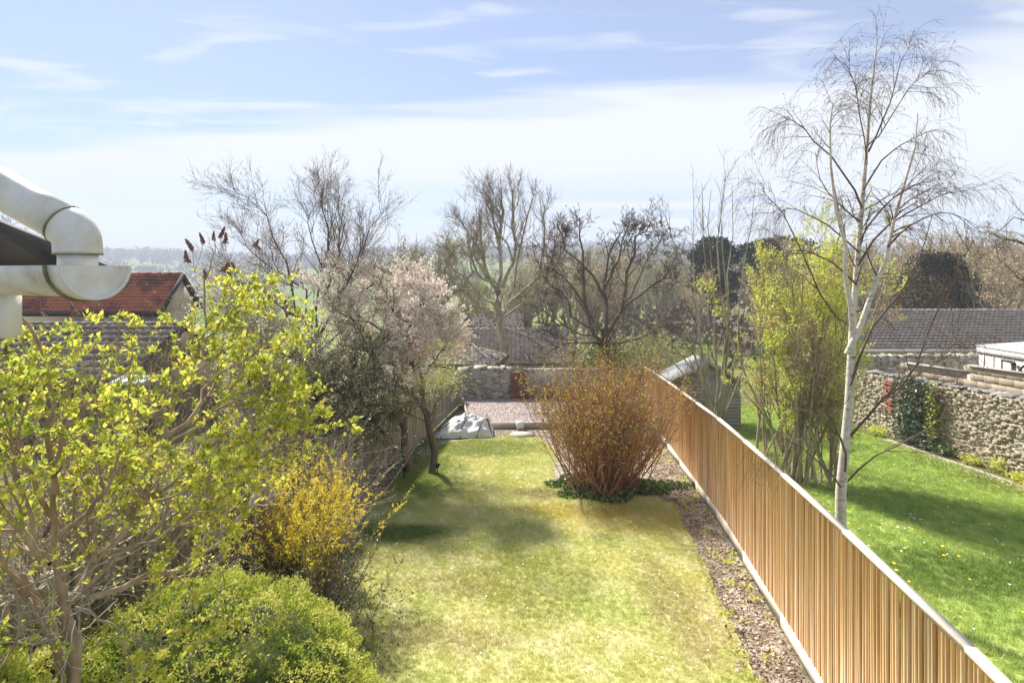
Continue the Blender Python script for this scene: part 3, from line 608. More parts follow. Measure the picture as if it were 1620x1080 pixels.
# arched iron wire on the wall
iw = thing('iron_arch', 'thin dark metal rod forking into two arches above the stone wall', 'wire', P(1514, 612, 15.6))
mb = MB(); p0 = P(1514, 612, 15.6)
mb.tube([P(1514, 612, 15.6), P(1514, 601, 15.6)], .012, 5)
mb.tube(resample([P(1514,601,15.6), P(1508,594,15.5), P(1498,592,15.4), P(1482,597,15.3)], 8), .01, 5); mb.tube(resample([P(1514,601,15.6), P(1520,592,15.6), P(1530,588,15.7), P(1536,590,15.8)], 8), .01, 5); mb.build('rod', M_black, iw, True)

# ------------------------------------------------------------------ roofs and houses
def roof_tiles(name, th, A, B, C, D, rows, cols, mtl, prof=.03, gap=.03, lift=.075, taper=True):
    """A,B eave left/right; D,C ridge left/right. Each tile is its own little sloping slab."""
    A, B, C, D = [np.array(p, float) for p in (A, B, C, D)]; nrm = unit(np.cross(B-A, D-A)); mb = MB(); L0 = np.linalg.norm(B-A)
    if nrm[2] < 0: nrm = -nrm
    for r in range(rows):
        v0, v1 = r/rows, min(1, (r+1.12)/rows); a0, a1 = A+(D-A)*v0, B+(C-B)*v0; b0, b1 = A+(D-A)*v1, B+(C-B)*v1
        n = max(1, int(round(cols*np.linalg.norm(a1-a0)/L0))); offs = (.5 if r % 2 and prof == 0 else 0)
        for k in range(n):
            u0 = (k+offs)/n; u1 = min(1, (k+1-gap+offs)/n)
            if u0 >= 1: continue
            j = rng.normal(0, .004); q0 = a0+(a1-a0)*u0; q1 = a0+(a1-a0)*u1; s0 = b0+(b1-b0)*u0; s1 = b0+(b1-b0)*u1
            e = nrm*(lift+j); f = nrm*.003; um = (q0+q1)/2; sm = (s0+s1)/2; pr = nrm*prof
            V_ = [q0, q1, q0+e, um+e+pr, q1+e, s0+f, sm+f+pr, s1+f]
            mb.add(V_, [(2,3,6,5),(3,4,7,6),(0,1,4,2)], [(2,4,3)])
    return mb.build(name, mtl, th, kind='stuff')
def wallbox(th, name, x0, x1, y0, y1, z0, z1, mtl):
    m_ = MB(); m_.box(((x0+x1)/2, (y0+y1)/2, (z0+z1)/2), (x1-x0, y1-y0, z1-z0)); return m_.build(name, mtl, th)
def slabroof(th, A, B, C, D, mtl, name='roof_deck', t=.06):
    q = np.array([A, B, C, D], float); m_ = MB(); m_.hexa(np.vstack([q-[0, 0, t+.06], q-[0, 0, .06]])); return m_.build(name, mtl, th)
def ridge(th, a, b, mtl, r=.1, n=None):
    a = np.array(a, float); b = np.array(b, float); n = n or int(np.linalg.norm(b-a)/.45); m_ = MB()
    for k in range(n): m_.tube([a+(b-a)*(k+.02)/n, a+(b-a)*(k+.98)/n], [r*1.06, r], 8)
    return m_.build('ridge_tiles', mtl, th, kind='stuff')
def gable_house(name, label, x0, x1, ye, yr, yb, z_e, z_r, z0, wallm, tilem, rows, cols, prof=.03, over=.25, fascia=None, ridgeup=.02, verge=None, lift=.075):
    th = thing(name, label, 'house' if 'house' in name else 'bungalow', ((x0+x1)/2, yr, z0))
    wallbox(th, 'wall', x0, x1, ye+over, yb-over, z0-.5, z_e-.05, wallm)
    for xx, s in ((x0, 1), (x1, -1)):
        m_ = MB(); m_.add([(xx, ye+over, z_e-.05), (xx, yb-over, z_e-.05), (xx, yr, z_r-.15), (xx+.2*s, ye+over, z_e-.05), (xx+.2*s, yb-over, z_e-.05), (xx+.2*s, yr, z_r-.15)], [(0,1,4,3),(1,2,5,4),(2,0,3,5)], [(0,2,1),(3,4,5)]); m_.build('gable', wallm, th)
    A, B, C, D = (x0-.1, ye, z_e), (x1+.1, ye, z_e), (x1+.1, yr, z_r), (x0-.1, yr, z_r)
    slabroof(th, A, B, C, D, M_eavedark); roof_tiles('roof_tiles', th, A, B, C, D, rows, cols, tilem, prof, lift=lift)
    A2, B2 = (x0-.1, yb, z_e), (x1+.1, yb, z_e); slabroof(th, A2, B2, C, D, M_eavedark, 'back_roof'); ridge(th, D, C, tilem)
    if fascia: m_ = MB(); m_.box(((x0+x1)/2, ye-.02, z_e-.1), (x1-x0+.2, .04, .2)); m_.build('fascia', fascia, th); m_ = MB(); m_.tube([(x0-.1, ye-.09, z_e-.06), (x1+.1, ye-.09, z_e-.06)], .06, 8); m_.build('gutter', fascia, th)
    if verge: 
        for s in (1,): m_ = MB(); m_.beam((x1+.13, ye, z_e-.02), (x1+.13, yr, z_r-.02), .05, .2); m_.beam((x1+.13, yb, z_e-.02), (x1+.13, yr, z_r-.02), .05, .2); m_.build('verge_board', verge, th)
    return th
def window(th, x, y, z, w, h, frame=M_paint, nb=2):
    f = MB(); t = .07
    f.box((x, y, z+h/2-t/2), (w, .08, t)); f.box((x, y, z-h/2+t/2), (w, .08, t))
    for k in range(nb+1): f.box((x-w/2+t/2+(w-t)*k/nb, y-.002, z), (t, .08, h-2*t))
    fo = f.build('window', frame, th); fo2 = MB(); fo2.box((x, y+.02, z), (w-.02, .02, h-.02)); fo2.build('pane', M_glass, fo)
# right bungalow
rb = gable_house('tiled_bungalow', 'long low bungalow with brown ribbed tile roof and white eaves at right', 19.6, 40, 32, 36.2, 40.4, P(0, 552, 32)[2], P(0, 491, 36.2)[2], float(H(25, 34)), M_darkbd, M_tilelt, 14, 74, .05, fascia=M_paint, lift=.13)
for xx in (20.9, 22.6, 25.4, 28.0, 31.): window(rb, xx, 32.2, P(0, 566, 32)[2]-.45, 1.2, 1.3)
for xx in (21.8, 24.2): wallbox(rb, 'wall_panel', xx-.35, xx+.35, 32.16, 32.24, P(0, 566, 32)[2]-1.1, P(0, 566, 32)[2]+.2, M_wallc)
# centre bungalow
cb = gable_house('brown_bungalow', 'low bungalow with wide lichened tile roof beyond the end wall', -9.5, 3.9, 38, 42, 46, P(0, 575, 38)[2], P(0, 521, 42)[2], float(H(0, 40)), M_wallc, M_tilelt, 15, 44, .035)
# two houses behind
hb = gable_house('chimney_house', 'brown roofed house with brick gable and chimney behind the brown bungalow', -11.5, -4.75, 56, 60, 64, P(0, 522, 56)[2], P(0, 490, 60)[2], float(H(-5, 60)), M_brick, M_tile, 12, 30, .02)
m_ = MB(); q = P(665, 490, 60); m_.box((q[0], 60.3, q[2]+.1), (.9, .7, 2.4)); ch = m_.build('chimney', M_brick, hb)
for k in (-.2, .2): m_ = MB(); m_.tube([(q[0]+k, 60.3, q[2]+1.3), (q[0]+k, 60.3, q[2]+1.65)], .12, 8); m_.build('chimney_pot', M_brick, ch)
m_ = MB(); xg = -4.6; m_.add([P(738, 521, 55.8), P(750, 521, 57.5), P(742, 491, 59.5)], [], [(0,1,2)]); m_.build('brick_gable', M_brick, hb)
hc = gable_house('slate_house', 'plain dark roofed house right of the brick gable', -4.3, 1.2, 62, 66, 70, P(0, 522, 62)[2], P(0, 493, 66)[2], float(H(0, 66)), M_brick, M_tile, 10, 24, .0)
# red roofed house, left
rh = gable_house('red_roofed_house', 'cream house with bright red pantile roof at far left', -23, -15.15, 24.4, 26, 27.6, P(0, 493, 24.4)[2], P(0, 434, 26)[2], float(zg(20))-.4, M_wallc, M_redtile, 11, 34, .03, fascia=M_eavedark, verge=M_eavedark)
m_ = MB(); m_.tube([P(254, 496, 24.4), P(256, 508, 24.5), P(256, 560, 24.5)], .05, 6); m_.build('downpipe', M_black, rh)
lg = gable_house('low_tiled_bungalow', 'low dark tiled outbuilding below the red roofed house', -20, -11.6, 16.6, 20, 23, P(0, 604, 16.6)[2], P(0, 513, 20)[2], zg(18), M_darkbd, M_tile, 9, 30, .035, fascia=M_eavedark)
# dark green storage boxes with pale lids
for k, (px, w) in enumerate(((200, 30), (232, 26))):
    bx = thing('storage_bin', ('left' if k == 0 else 'right')+' dark green plastic garden bin with glossy pale lid seen through the lilac', 'bin', P(px, 660, 13.2), 'dark green garden bins behind the lilac')
    q = P(px, 600, 13.2); m_ = MB(); m_.box((q[0], 13.2, q[2]-.62), (w/F*13.2, .5, 1.1)); m_.build('body', M_green, bx)
    m_ = MB(); ww = w/F*13.2+.04; m_.hexa([(q[0]-ww/2,12.9,q[2]-.07),(q[0]+ww/2,12.9,q[2]-.07),(q[0]+ww/2,13.5,q[2]-.07),(q[0]-ww/2,13.5,q[2]-.07),(q[0]-ww/2+.03,12.95,q[2]-.01),(q[0]+ww/2-.03,12.95,q[2]-.01),(q[0]+ww/2-.03,13.45,q[2]+.07),(q[0]-ww/2+.03,13.45,q[2]+.07)]); m_.build('lid', M_palelid, bx)
# gazebo
gz = thing('garden_gazebo', 'open timber gazebo with hipped tile roof just behind the end wall', 'gazebo', (-3, 29, -2.2))
rot = R(-9); c0 = np.array([-2.75, 29.2]); 
def gp(x, y, z): return (c0[0]+x*cos(rot)-y*sin(rot), c0[1]+x*sin(rot)+y*cos(rot), z)
ze = P(0, 578, 27)[2]; zr = P(0, 546, 29)[2]
ZE = [gp(-2.3,-1.9,ze), gp(2.3,-1.9,ze), gp(2.3,1.9,ze), gp(-2.3,1.9,ze)]; ZR = [gp(-1.0,0,zr), gp(.75,0,zr)]
roof_tiles('roof_tiles', gz, ZE[0], ZE[1], ZR[1], ZR[0], 11, 22, M_tilelt, 0, .04, .025); roof_tiles('roof_tiles', gz, ZE[1], ZE[2], ZR[1], ZR[1], 11, 18, M_tilelt, 0, .04, .025)
roof_tiles('roof_tiles', gz, ZE[3], ZE[0], ZR[0], ZR[0], 11, 18, M_tilelt, 0, .04, .025); roof_tiles('roof_tiles', gz, ZE[2], ZE[3], ZR[0], ZR[1], 11, 22, M_tilelt, 0, .04, .025)
for a, b in ((ZE[1], ZR[1]), (ZE[0], ZR[0]), (ZR[0], ZR[1])): ridge(gz, np.array(a)+[0,0,.03], np.array(b)+[0,0,.04], M_conc, .05, 12)
m_ = MB()
for i in range(4): m_.beam(np.array(ZE[i])-[0,0,.1], np.array(ZE[(i+1) % 4])-[0,0,.1], .12, .14)
m_.build('eaves_beam', M_darkbd, gz)
for x_, y_ in ((-2,-1.6),(2,-1.6),(2,1.6),(-2,1.6)): 
    a = gp(x_, y_, -2.2); m_ = MB(); m_.box((a[0], a[1], (-2.2+ze)/2-.06), (.14, .14, ze+2.2-.14), rot); m_.build('post', M_darkbd, gz)
    b = gp(x_*.72, y_, ze-.16); m_ = MB(); m_.tube(resample([(a[0], a[1], ze-.75), ((a[0]*.8+b[0]*.2), (a[1]*.8+b[1]*.2), ze-.4), b], 6), .045, 5); m_.build('brace', M_darkbd, gz)
# dome of moss on the gazebo roof
c = np.array([gp(rng.uniform(-1.9, .4), rng.normal(-.25, .12), 0) for _ in range(700)]); c[:, 2] = zr-.06+rng.normal(0, .03, 700); foliage('moss', c, .1, M_lime, gz, up=.6)
# wooden shed
sd = thing('wooden_shed', 'grey shiplap garden shed with pale felt roof behind the new fence', 'shed', (6.6, 19.6, zg(20)))
xa, xb, xm = P(1063, 0, 19)[0], P(1172, 0, 19)[0], P(1119, 0, 19)[0]; zb = zg(19); zeL = P(0, 597, 19)[2]; zrd = P(0, 571, 19)[2]; 
k = 0; z = zb
def halfw(z): return 1 if z < zeL else max(0, (zrd-z)/(zrd-zeL))
while z < zrd-.06:
    h_ = .115; wl0, wl1 = halfw(z), halfw(z+h_); L0, R0 = xm-(xm-xa)*wl0, xm+(xb-xm)*wl0; L1, R1 = xm-(xm-xa)*wl1, xm+(xb-xm)*wl1
    m_ = MB(); m_.hexa([(L0,18.985,z),(R0,18.985,z),(R0,19.02,z),(L0,19.02,z),(L1,19.0,z+h_-.006),(R1,19.0,z+h_-.006),(R1,19.02,z+h_-.006),(L1,19.02,z+h_-.006)]); m_.build('shiplap_board', M_shed, sd); z += h_
wallbox(sd, 'side_wall', xa, xb, 19.03, 20.2, zb, zeL, M_shed)
wallbox(sd, 'door', xm-.12, xm+.62, 18.955, 18.98, zb+.1, zeL-.02, M_shed)
for s, xe in ((-1, xa-.12), (1, xb+.12)):
    m_ = MB(); ez = zeL-.10; q = [(xm, 18.82, zrd+.05), (xe, 18.82, ez+.03), (xe, 20.3, ez+.03), (xm, 20.3, zrd+.05)]; q = q if s < 0 else q[::-1]
    m_.hexa(np.vstack([np.array(q)-[0,0,.04], np.array(q)])); m_.build('roof_felt', M_felt, sd)
    m_ = MB(); m_.beam((xm, 18.80, zrd-.03), (xe, 18.80, ez-.05), .03, .13); m_.build('barge_board', M_grey, sd)
# pale outbuilding far right
pb = thing('pale_outbuilding', 'pale flat roofed outbuilding with white door at right edge', 'outbuilding', P(1600, 600, 20))
xl = 17.65; zt = 1.14; yn, yf = 15.5, 21.5
wallbox(pb, 'wall', xl, xl+4, yn, yf, zg(20)-.3, zt-.22, M_pinkrender)
for k in range(14): wallbox(pb, 'cladding_batten', xl-.02, xl, yf-.25-k*.42, yf-.22-k*.42, zg(20), zt-.24, M_pinkrender)
wallbox(pb, 'fascia', xl-.05, xl-.005, yn-.05, yf+.05, zt-.23, zt, M_paint)
m_ = MB(); m_.hexa([(xl-.06,yn-.1,zt-.03),(xl+4.1,yn-.1,zt+.25),(xl+4.1,yf+.1,zt+.25),(xl-.06,yf+.1,zt-.03),(xl-.06,yn-.1,zt+.03),(xl+4.1,yn-.1,zt+.31),(xl+4.1,yf+.1,zt+.31),(xl-.06,yf+.1,zt+.03)]); m_.build('roof', M_felt, pb)
y0_, y1_ = xl*F/(1603-810), xl*F/(1587-810)
wallbox(pb, 'door', xl-.05, xl-.03, y0_, y1_, zg(20), zt-.42, M_paint)
m_ = MB(); zz_ = zt-.38
m_.box((xl-.045, y0_, (zg(20)+zz_)/2), (.05, .05, zz_-zg(20))); m_.box((xl-.045, y1_, (zg(20)+zz_)/2), (.05, .05, zz_-zg(20))); m_.box((xl-.045, (y0_+y1_)/2, zz_+.025), (.05, y1_-y0_+.05, .05)); m_.build('door_frame', M_darkbd, pb)
m_ = MB(); q = (xl-.1, xl*F/(1608-810), zt-.42); m_.box(q, (.1, .12, .1)); m_.tube([q, (q[0], q[1], q[2]-.5)], .012, 5); m_.build('outside_lamp', M_black, pb)
m_ = MB(); m_.tube(resample([P(1612,590,17.5), P(1614,584,17.5), P(1622,578,17.5), P(1640,575,17.5)], 6), .035, 6)
hr = thing('black_handrail', 'curved black rail end above the block wall at right edge', 'rail', P(1612, 590, 17.5)); m_.build('rail', M_black, hr, True)

# ------------------------------------------------------------------ eaves of the house beside the camera
ev = thing('house_eaves', 'near house corner with stained white gutter and swan neck downpipe', 'eaves', P(60, 440, 1.2))
# trough: half round, rim level, end cap facing right
cr = np.array(P(152, 420, .95)); ax = unit(np.array([-.93, .37, 0.])); sd_ = np.array([ax[1], -ax[0], 0.])*-1
if sd_[1] > 0: sd_ = -sd_
rg = .053; th_ = np.linspace(0, np.pi, 15)
def halfpipe(c, L, ro, ri, mtl, name, par, close=False, off=0.):
    V_ = []
    for s in (off, off+L):
        for r_ in (ro, ri):
            for t in th_: V_.append(c+ax*s+sd_*cos(t)*r_+np.array([0, 0, -sin(t)*r_]))
    n = 15; Q_ = []
    for k in range(n-1):
        Q_ += [(k, k+1, 2*n+k+1, 2*n+k), (n+k, 3*n+k, 3*n+k+1, n+k+1), (k, n+k, n+k+1, k+1), (2*n+k, 2*n+k+1, 3*n+k+1, 3*n+k)]
    Q_ += [(0, 2*n, 3*n, n), (n-1, 2*n-1, 4*n-1, 3*n-1)]
    return part(name, V_, [np.array(Q_)], mtl, par, False)
gt = halfpipe(cr, .35, rg, rg-.003, M_white, 'gutter_trough', ev, off=.03); halfpipe(cr, .034, rg+.005, rg-.0005, M_white, 'stop_end', ev, off=-.004)
V_ = [cr-ax*.001] + [cr+ax*0+sd_*cos(t)*(rg+.003)+np.array([0, 0, -sin(t)*(rg+.003)]) for t in th_]; V2 = [np.array(p)+ax*.004 for p in V_]
part('end_plate', V_+V2, [np.array([(0, k, k+1) for k in range(1, 15)]+[(16, 16+k+1, 16+k) for k in range(1, 15)])], M_white, ev)
halfpipe(cr, .006, rg+.008, rg+.0045, M_moss, 'moss_line', ev, off=.028)
# downpipe: slanting run, collar, bend, short spigot dropping into the gutter
pr = .033
q0, q1, q2 = np.array(P(-60, 264, .98)), np.array(P(50, 326, .98)), np.array(P(103, 356, .98))
m_ = MB(); m_.tube([np.array(P(-160, 207, .98)), q0, q1, q2], pr, 24); m_.build('slanting_pipe', M_white, ev, True)
bend = resample([P(101,355,.98), P(109,360,.98), P(116,367,.98), P(121,376.5,.98), P(123,388,.98), P(123.5,402,.98)], 14)
m_ = MB(); m_.tube(bend, pr*1.0+.0025, 24); m_.build('pipe_bend', M_white, ev, True)
t_ = unit(q2-q1); m_ = MB(); m_.tube([np.array(P(99.5,354,.98)), np.array(P(102,355.5,.98))], pr+.0034, 24); m_.build('grime_ring', M_moss, ev, True)
m_ = MB(); m_.tube([P(123.5,401,.98), P(123.5,416,.98), P(123.5,428,.98)], pr-.004, 24); m_.build('spigot', M_white, ev, True)
m_ = MB(); m_.tube([P(123.5,401.5,.98), P(123.5,402.8,.98)], pr+.0032, 24); m_.build('grime_ring', M_moss, ev, True)
# verge of the roof (dark underside) and white corner board
m_ = MB(); a = np.array(P(-60, 328, 1.15)); b = np.array(P(76, 421, 1.15)); m_.add([a, b, P(-60, 424, 1.15), np.array(P(-60, 328, 1.6))+[-.2,0,.1], np.array(P(76, 421, 1.15))+[-.15,.4,0], np.array(P(-60, 424, 1.15))+[-.2,.4,0]], [(0,1,4,3),(1,2,5,4),(2,0,3,5)], [(0,2,1),(3,4,5)]); m_.build('verge', M_eavedark, ev)
wp = P(-4, 470, 1.05); m_ = MB(); m_.box((wp[0], 1.05, wp[2]-.02), (.048, .05, .108)); m_.build('fascia_board', M_paint, ev)

# ------------------------------------------------------------------ gravel bed, sack, slab, small things
gb = thing('raised_gravel_bed', 'raised bed of pinkish gravel with pale edging before the end wall', 'gravel bed', (0, 21, zg(21)))
zt_ = -1.25
gx0, gx1 = -1.55, 3.0
part('gravel', [(-1.35,19.0,zg(19)+.17),(gx1,19.0,zg(19)+.17),(gx1,24.3,zg(24.3)+.17),(-2.1,24.3,zg(24.3)+.17)], [np.array([(0,1,2,3)])], M_gravel, gb)
c = np.stack([rng.uniform(-2, 3, 9000), rng.uniform(19.02, 24.2, 9000), np.zeros(9000)], 1); c[:, 0] = np.maximum(c[:, 0], -1.33-(c[:, 1]-19)*.135); mb = MB(); sv = clod(99, .2)
cc = c; n_ = len(cc); s_ = rng.uniform(.012, .028, n_)[:, None, None]; VV = sv[0][None]*s_+cc[:, None]; VV[:, :, 2] += (zg(1)*cc[:, 1]+.175)[:, None]; ix = (np.arange(n_)*10)[:, None, None]
part('gravel_stones', VV.reshape(-1, 3), [(np.array(sv[1])[None]+ix).reshape(-1, 4), (np.array(sv[2])[None]+ix).reshape(-1, 3)], M_gravel, gb, kind='stuff')
m_ = MB(); m_.beam((-.75, 18.95, zg(19)+.1), (3.0, 18.95, zg(19)+.1), .05, .26); m_.build('edging_board', M_conc, gb)
m_ = MB(); m_.beam((-1.42, 18.95, zg(19)+.16), (-2.12, 24.25, zg(24.3)+.16), .06, .28); m_.build('edging_board', M_conc, gb)
blk = thing('white_block', 'small white block against the front of the gravel bed', 'block', (.27, 18.8, zg(18.8))); m_ = MB(); m_.box((.27, 18.82, zg(18.8)+.14), (.24, .16, .24), .1); m_.hexa([(.17,18.74,zg(18.8)+.262),(.37,18.76,zg(18.8)+.262),(.37,18.88,zg(18.8)+.262),(.17,18.88,zg(18.8)+.262),(.19,18.76,zg(18.8)+.28),(.35,18.78,zg(18.8)+.28),(.35,18.86,zg(18.8)+.28),(.19,18.86,zg(18.8)+.28)]); m_.build('block_body', M_paint, blk)
sl = thing('stepping_slab', 'buff irregular paving slab at the lawn edge near the white block', 'slab', (.3, 17.9, zg(17.9)))
a = np.linspace(0, 2*np.pi, 9)[:-1]; V_ = [(.32+cos(t)*.42*rng.uniform(.9, 1.1), 17.95+sin(t)*.4*rng.uniform(.85, 1.1)) for t in a]; V3 = [(x, y, zg(y)+.015) for x, y in V_]+[(x, y, zg(y)+.05) for x, y in V_]
part('slab', V3, [np.array([[8,9,10,11,12,13,14,15]]), np.array([(k, (k+1) % 8, 8+(k+1) % 8, 8+k) for k in range(8)])], M_slab, sl)
# builder's sack: crumpled cloth draped over a heap
bag = thing('collapsed_builders_sack', 'collapsed pale woven builders sack with black straps lying by the gravel bed', 'sack', (-1.55, 17.9, zg(17.9)))
nu, nv = 60, 40; uu, vv_ = np.meshgrid(np.linspace(-1, 1, nu), np.linspace(-1, 1, nv)); 
bxc = -1.50; byc = 18.0
hx = np.clip(1-np.abs(uu)**3.0, 0, 1)*np.clip(1-np.abs(vv_)**3, 0, 1)
from mathutils import noise as mn
nz = np.array([[mn.fractal(Vector((a_*2.1, b_*1.8, 4.2)), .8, 2.2, 4)+.55*abs(mn.noise(Vector((a_*5+b_*3, b_*2, 9)))) for a_ in uu[0]] for b_ in vv_[:, 0]])
ridg = np.array([[1-abs(mn.noise(Vector((a_*3.4-b_*1.5, b_*1.2+a_, 2.))))*2 for a_ in uu[0]] for b_ in vv_[:, 0]])
prof_ = .30+.16*np.exp(-((uu-.75)/.25)**2)+.10*np.exp(-((uu+.1)/.3)**2)-.06*np.exp(-((uu+.75)/.2)**2)+.12*vv_
zz = hx**.6*(prof_+.10*nz+.11*ridg)
XX = bxc+uu*.90+.05*nz; YY = byc+vv_*.55+.10*uu+.07*ridg*hx; ZZ = -SL*YY+.03+np.maximum(zz, 0)*1.05
V_ = np.stack([XX, YY, ZZ], -1).reshape(-1, 3); i_ = (np.arange(nv-1)[:, None]*nu+np.arange(nu-1)[None]).ravel()
part('sack_cloth', V_, [np.stack([i_, i_+1, i_+nu+1, i_+nu], 1)], M_tarp, bag, True)
def bagz(u_, v_): 
    i = int((v_+1)/2*(nv-1)); j = int((u_+1)/2*(nu-1)); return np.array([XX[i, j], YY[i, j], ZZ[i, j]+.012])
def strap(seq, nm='strap', r=.018): m_ = MB(); m_.tube(resample([bagz(*s) for s in seq], 14), r, 5); return m_.build(nm, M_black, bag, True)
strap([(.45,-.97),(.55,-.7),(.66,-.4),(.74,-.05),(.85,.2)]); strap([(-.1,-.97),(-.05,-.6),(.02,-.3),(.05,0),(0,.3)]); strap([(-.75,-.2),(-.5,0),(-.2,-.05),(0,-.3)])
strap([(.85,-.1),(.92,-.3),(.97,-.6)]); strap([(.2,.5),(.3,.75),(.42,.6),(.35,.35)])
hp = grow(limbs([([bagz(.62,-.1), bagz(.8,.1)], .02, .02)]), 130, (.1, .3), (10, 90), .3, 0, 0, rabs=.006, segs=4); woody('brushwood', [hp], M_debris, bag, [3], 'stuff')
hp = grow(limbs([([bagz(-.85,-.3), bagz(-.8,.1)], .02, .02)]), 120, (.1, .35), (10, 90), .3, 0, 0, rabs=.007, segs=4); woody('brushwood', [hp], M_debris, bag, [3], 'stuff')
# little solar path lights
for k, (px, py) in enumerate(((640, 757), (692, 752))):
    g_ = G(px, py); pl = thing('solar_path_light', ('black solar stake light standing in the shady grass left of the cherry trunk', 'black solar stake light right against the cherry trunk foot')[k], 'garden light', g_, 'solar path lights')
    m_ = MB(); m_.tube([g_, (g_[0], g_[1], g_[2]+.18)], .012, 6); m_.build('stake', M_black, pl, True)
    m_ = MB(); m_.tube([(g_[0], g_[1], g_[2]+.18), (g_[0], g_[1], g_[2]+.25), (g_[0], g_[1], g_[2]+.262)], [.035, .045, .085], 10); m_.tube([(g_[0], g_[1], g_[2]+.264), (g_[0], g_[1], g_[2]+.285)], [.085, .05], 10); m_.build('lamp_head', M_black, pl, True)

# ------------------------------------------------------------------ plants
def ground_pt(x, y): return (x, y, float(H(x, y)))
# --- lilac, front left
LB = (-3.15, 4.2, zg(4.2)); li = thing('lilac_bush', 'large budding lilac with yellow green leaves and pale brown stems at left', 'shrub', LB)
def pd(lst, d0, d1): n = len(lst); return [P(x, y, d0+(d1-d0)*i/(n-1)) for i, (x, y) in enumerate(lst)]
trunk_l = limbs([([LB]+pd([(116,1048),(107,985),(101,948)], 4.2, 4.2), .045, .034), (pd([(110,1060),(84,1015),(66,985),(30,930),(-30,880)], 4.25, 4.0), .026, .016),
    ([LB]+pd([(95,1010),(62,955),(40,920),(0,900)], 4.3, 3.9), .03, .018)], .006)
mainl = limbs([
 (pd([(101,948),(79,891),(55,860),(0,810),(-60,770)], 4.2, 3.6), .032, .014), (pd([(79,891),(94,834),(90,740),(110,660),(106,580),(137,520)], 4.2, 4.4), .024, .006),
 (pd([(90,780),(78,690),(76,615),(55,540),(31,500)], 4.2, 3.8), .022, .007),
 (pd([(105,948),(132,932),(148,891),(179,860),(205,809),(241,722)], 4.2, 4.6), .032, .02), (pd([(241,722),(262,691),(267,650),(283,605),(311,556),(327,512)], 4.6, 4.8), .021, .010),
 (pd([(327,512),(345,490),(363,475),(385,460),(410,440)], 4.8, 4.9), .012, .004), (pd([(262,691),(311,657),(319,621),(358,590),(415,545),(455,500)], 4.6, 5.3), .02, .006),
 (pd([(200,812),(225,790),(252,775),(290,743),(345,700),(410,665),(470,650)], 4.5, 5.0), .022, .006), (pd([(142,945),(201,929),(239,913),(283,907),(302,885),(330,840),(362,803)], 4.2, 4.8), .026, .009),
 (pd([(130,935),(165,900),(180,870),(240,850),(262,800),(300,770),(350,742)], 4.2, 4.4), .018, .006), (pd([(95,845),(135,815),(160,780),(190,742),(215,700)], 4.2, 3.9), .022, .006),
 (pd([(94,830),(60,790),(45,740),(20,700),(5,640)], 4.1, 3.6), .02, .006), (pd([(65,960),(25,920),(-20,860)], 4.1, 3.6), .02, .01),
 (pd([(311,556),(340,520),(372,480),(405,440)], 4.8, 5.1), .012, .004), (pd([(327,512),(322,460),(335,415),(340,385)], 4.8, 4.9), .01, .003), (pd([(215,800),(262,790),(330,760),(400,730),(440,700)], 4.5, 4.7), .016, .005),
 (pd([(241,722),(300,680),(360,640),(410,610),(450,570)], 4.6, 5.0), .016, .005), (pd([(205,809),(190,760),(200,700),(235,640),(240,570)], 4.5, 4.3), .018, .005), (pd([(330,762),(380,740),(430,705),(465,690)], 4.6, 5.0), .012, .004), (pd([(79,891),(40,870),(20,820),(10,760)], 4.1, 4.6), .016, .006), (pd([(148,891),(150,830),(165,770),(150,700),(180,650)], 4.3, 4.9), .018, .005),
 (pd([(300,690),(340,650),(375,600),(395,540),(425,470)], 4.8, 5.2), .014, .004), (pd([(180,870),(230,860),(300,820),(370,790)], 4.3, 4.0), .012, .004), (pd([(20,900),(30,980),(20,1030),(-10,1060)], 4.0, 3.6), .012, .005), (pd([(120,960),(160,985),(200,1000),(240,1030)], 4.1, 3.9), .01, .004),
 (pd([(100,700),(140,640),(150,600),(180,560),(190,510)], 4.3, 4.6), .014, .005), (pd([(55,860),(30,780),(25,700),(50,620)], 4.0, 3.7), .016, .006), (pd([(302,885),(345,860),(385,820),(400,770)], 4.7, 5.1), .014, .006)], .012)
l2 = grow(mainl, 9, (.25, .75), (25, 60), .14, .35, .15, .5, .5, 6, .3, .02, .003)
def prune(g, k): e = g[0][:, -1]; ok_ = e[:, 2] < np.where(e[:, 0]/e[:, 1] > -.57, 3.82+k, 3.62)-.0; return g[0][ok_], g[1][ok_]
l2 = prune(l2, .1)
l3 = grow(l2, 5, (.15, .45), (25, 65), .16, .35, .2, .55, .5, 5, .3, .01, .0022)
l3 = prune(l3, .16)
sn = grow(trunk_l, 22, (.2, .7), (30, 80), .28, .1, .1, .5, .4, 7, .2, .006, .003); sn2 = grow(sn, 3, (.08, .3), (30, 70), .25, .1, .2, .6, .5, 4, .2, .004, .002)
woody('trunk', [trunk_l], M_bark, li, [12]); woody('dead_twigs', [sn, sn2], M_barkpale, li, [4, 3], 'stuff'); woody('branches', [mainl, l2], M_bark, li, [9, 6], 'stuff'); woody('twigs', [l3], M_twig, li, [4], 'stuff')
def rosettes(level, n, k, size, mtl, par, nm='foliage', tmin=.4, asp=.55, spread=.012, nparts=0):
    c, d = on(level, n, tmin); pts = np.repeat(c, k, 0)+rng.normal(0, spread, (n*k, 3)); dd_ = np.repeat(d, k, 0)*.6+rng.normal(0, .55, (n*k, 3)); tv = np.repeat(rng.random(n), k)
    V_, T_, t_ = leaves(pts, size, asp, dd_, up=.25, jit=.6); t_ = np.clip(np.repeat(tv, 4)*.7+t_*.3, 0, 1)
    return V_, T_, t_
V1, T1, t1 = rosettes(l3, 4300, 5, .038, None, None, tmin=.6)
V2, T2, t2 = rosettes(l2, 600, 5, .044, None, None, tmin=.3)
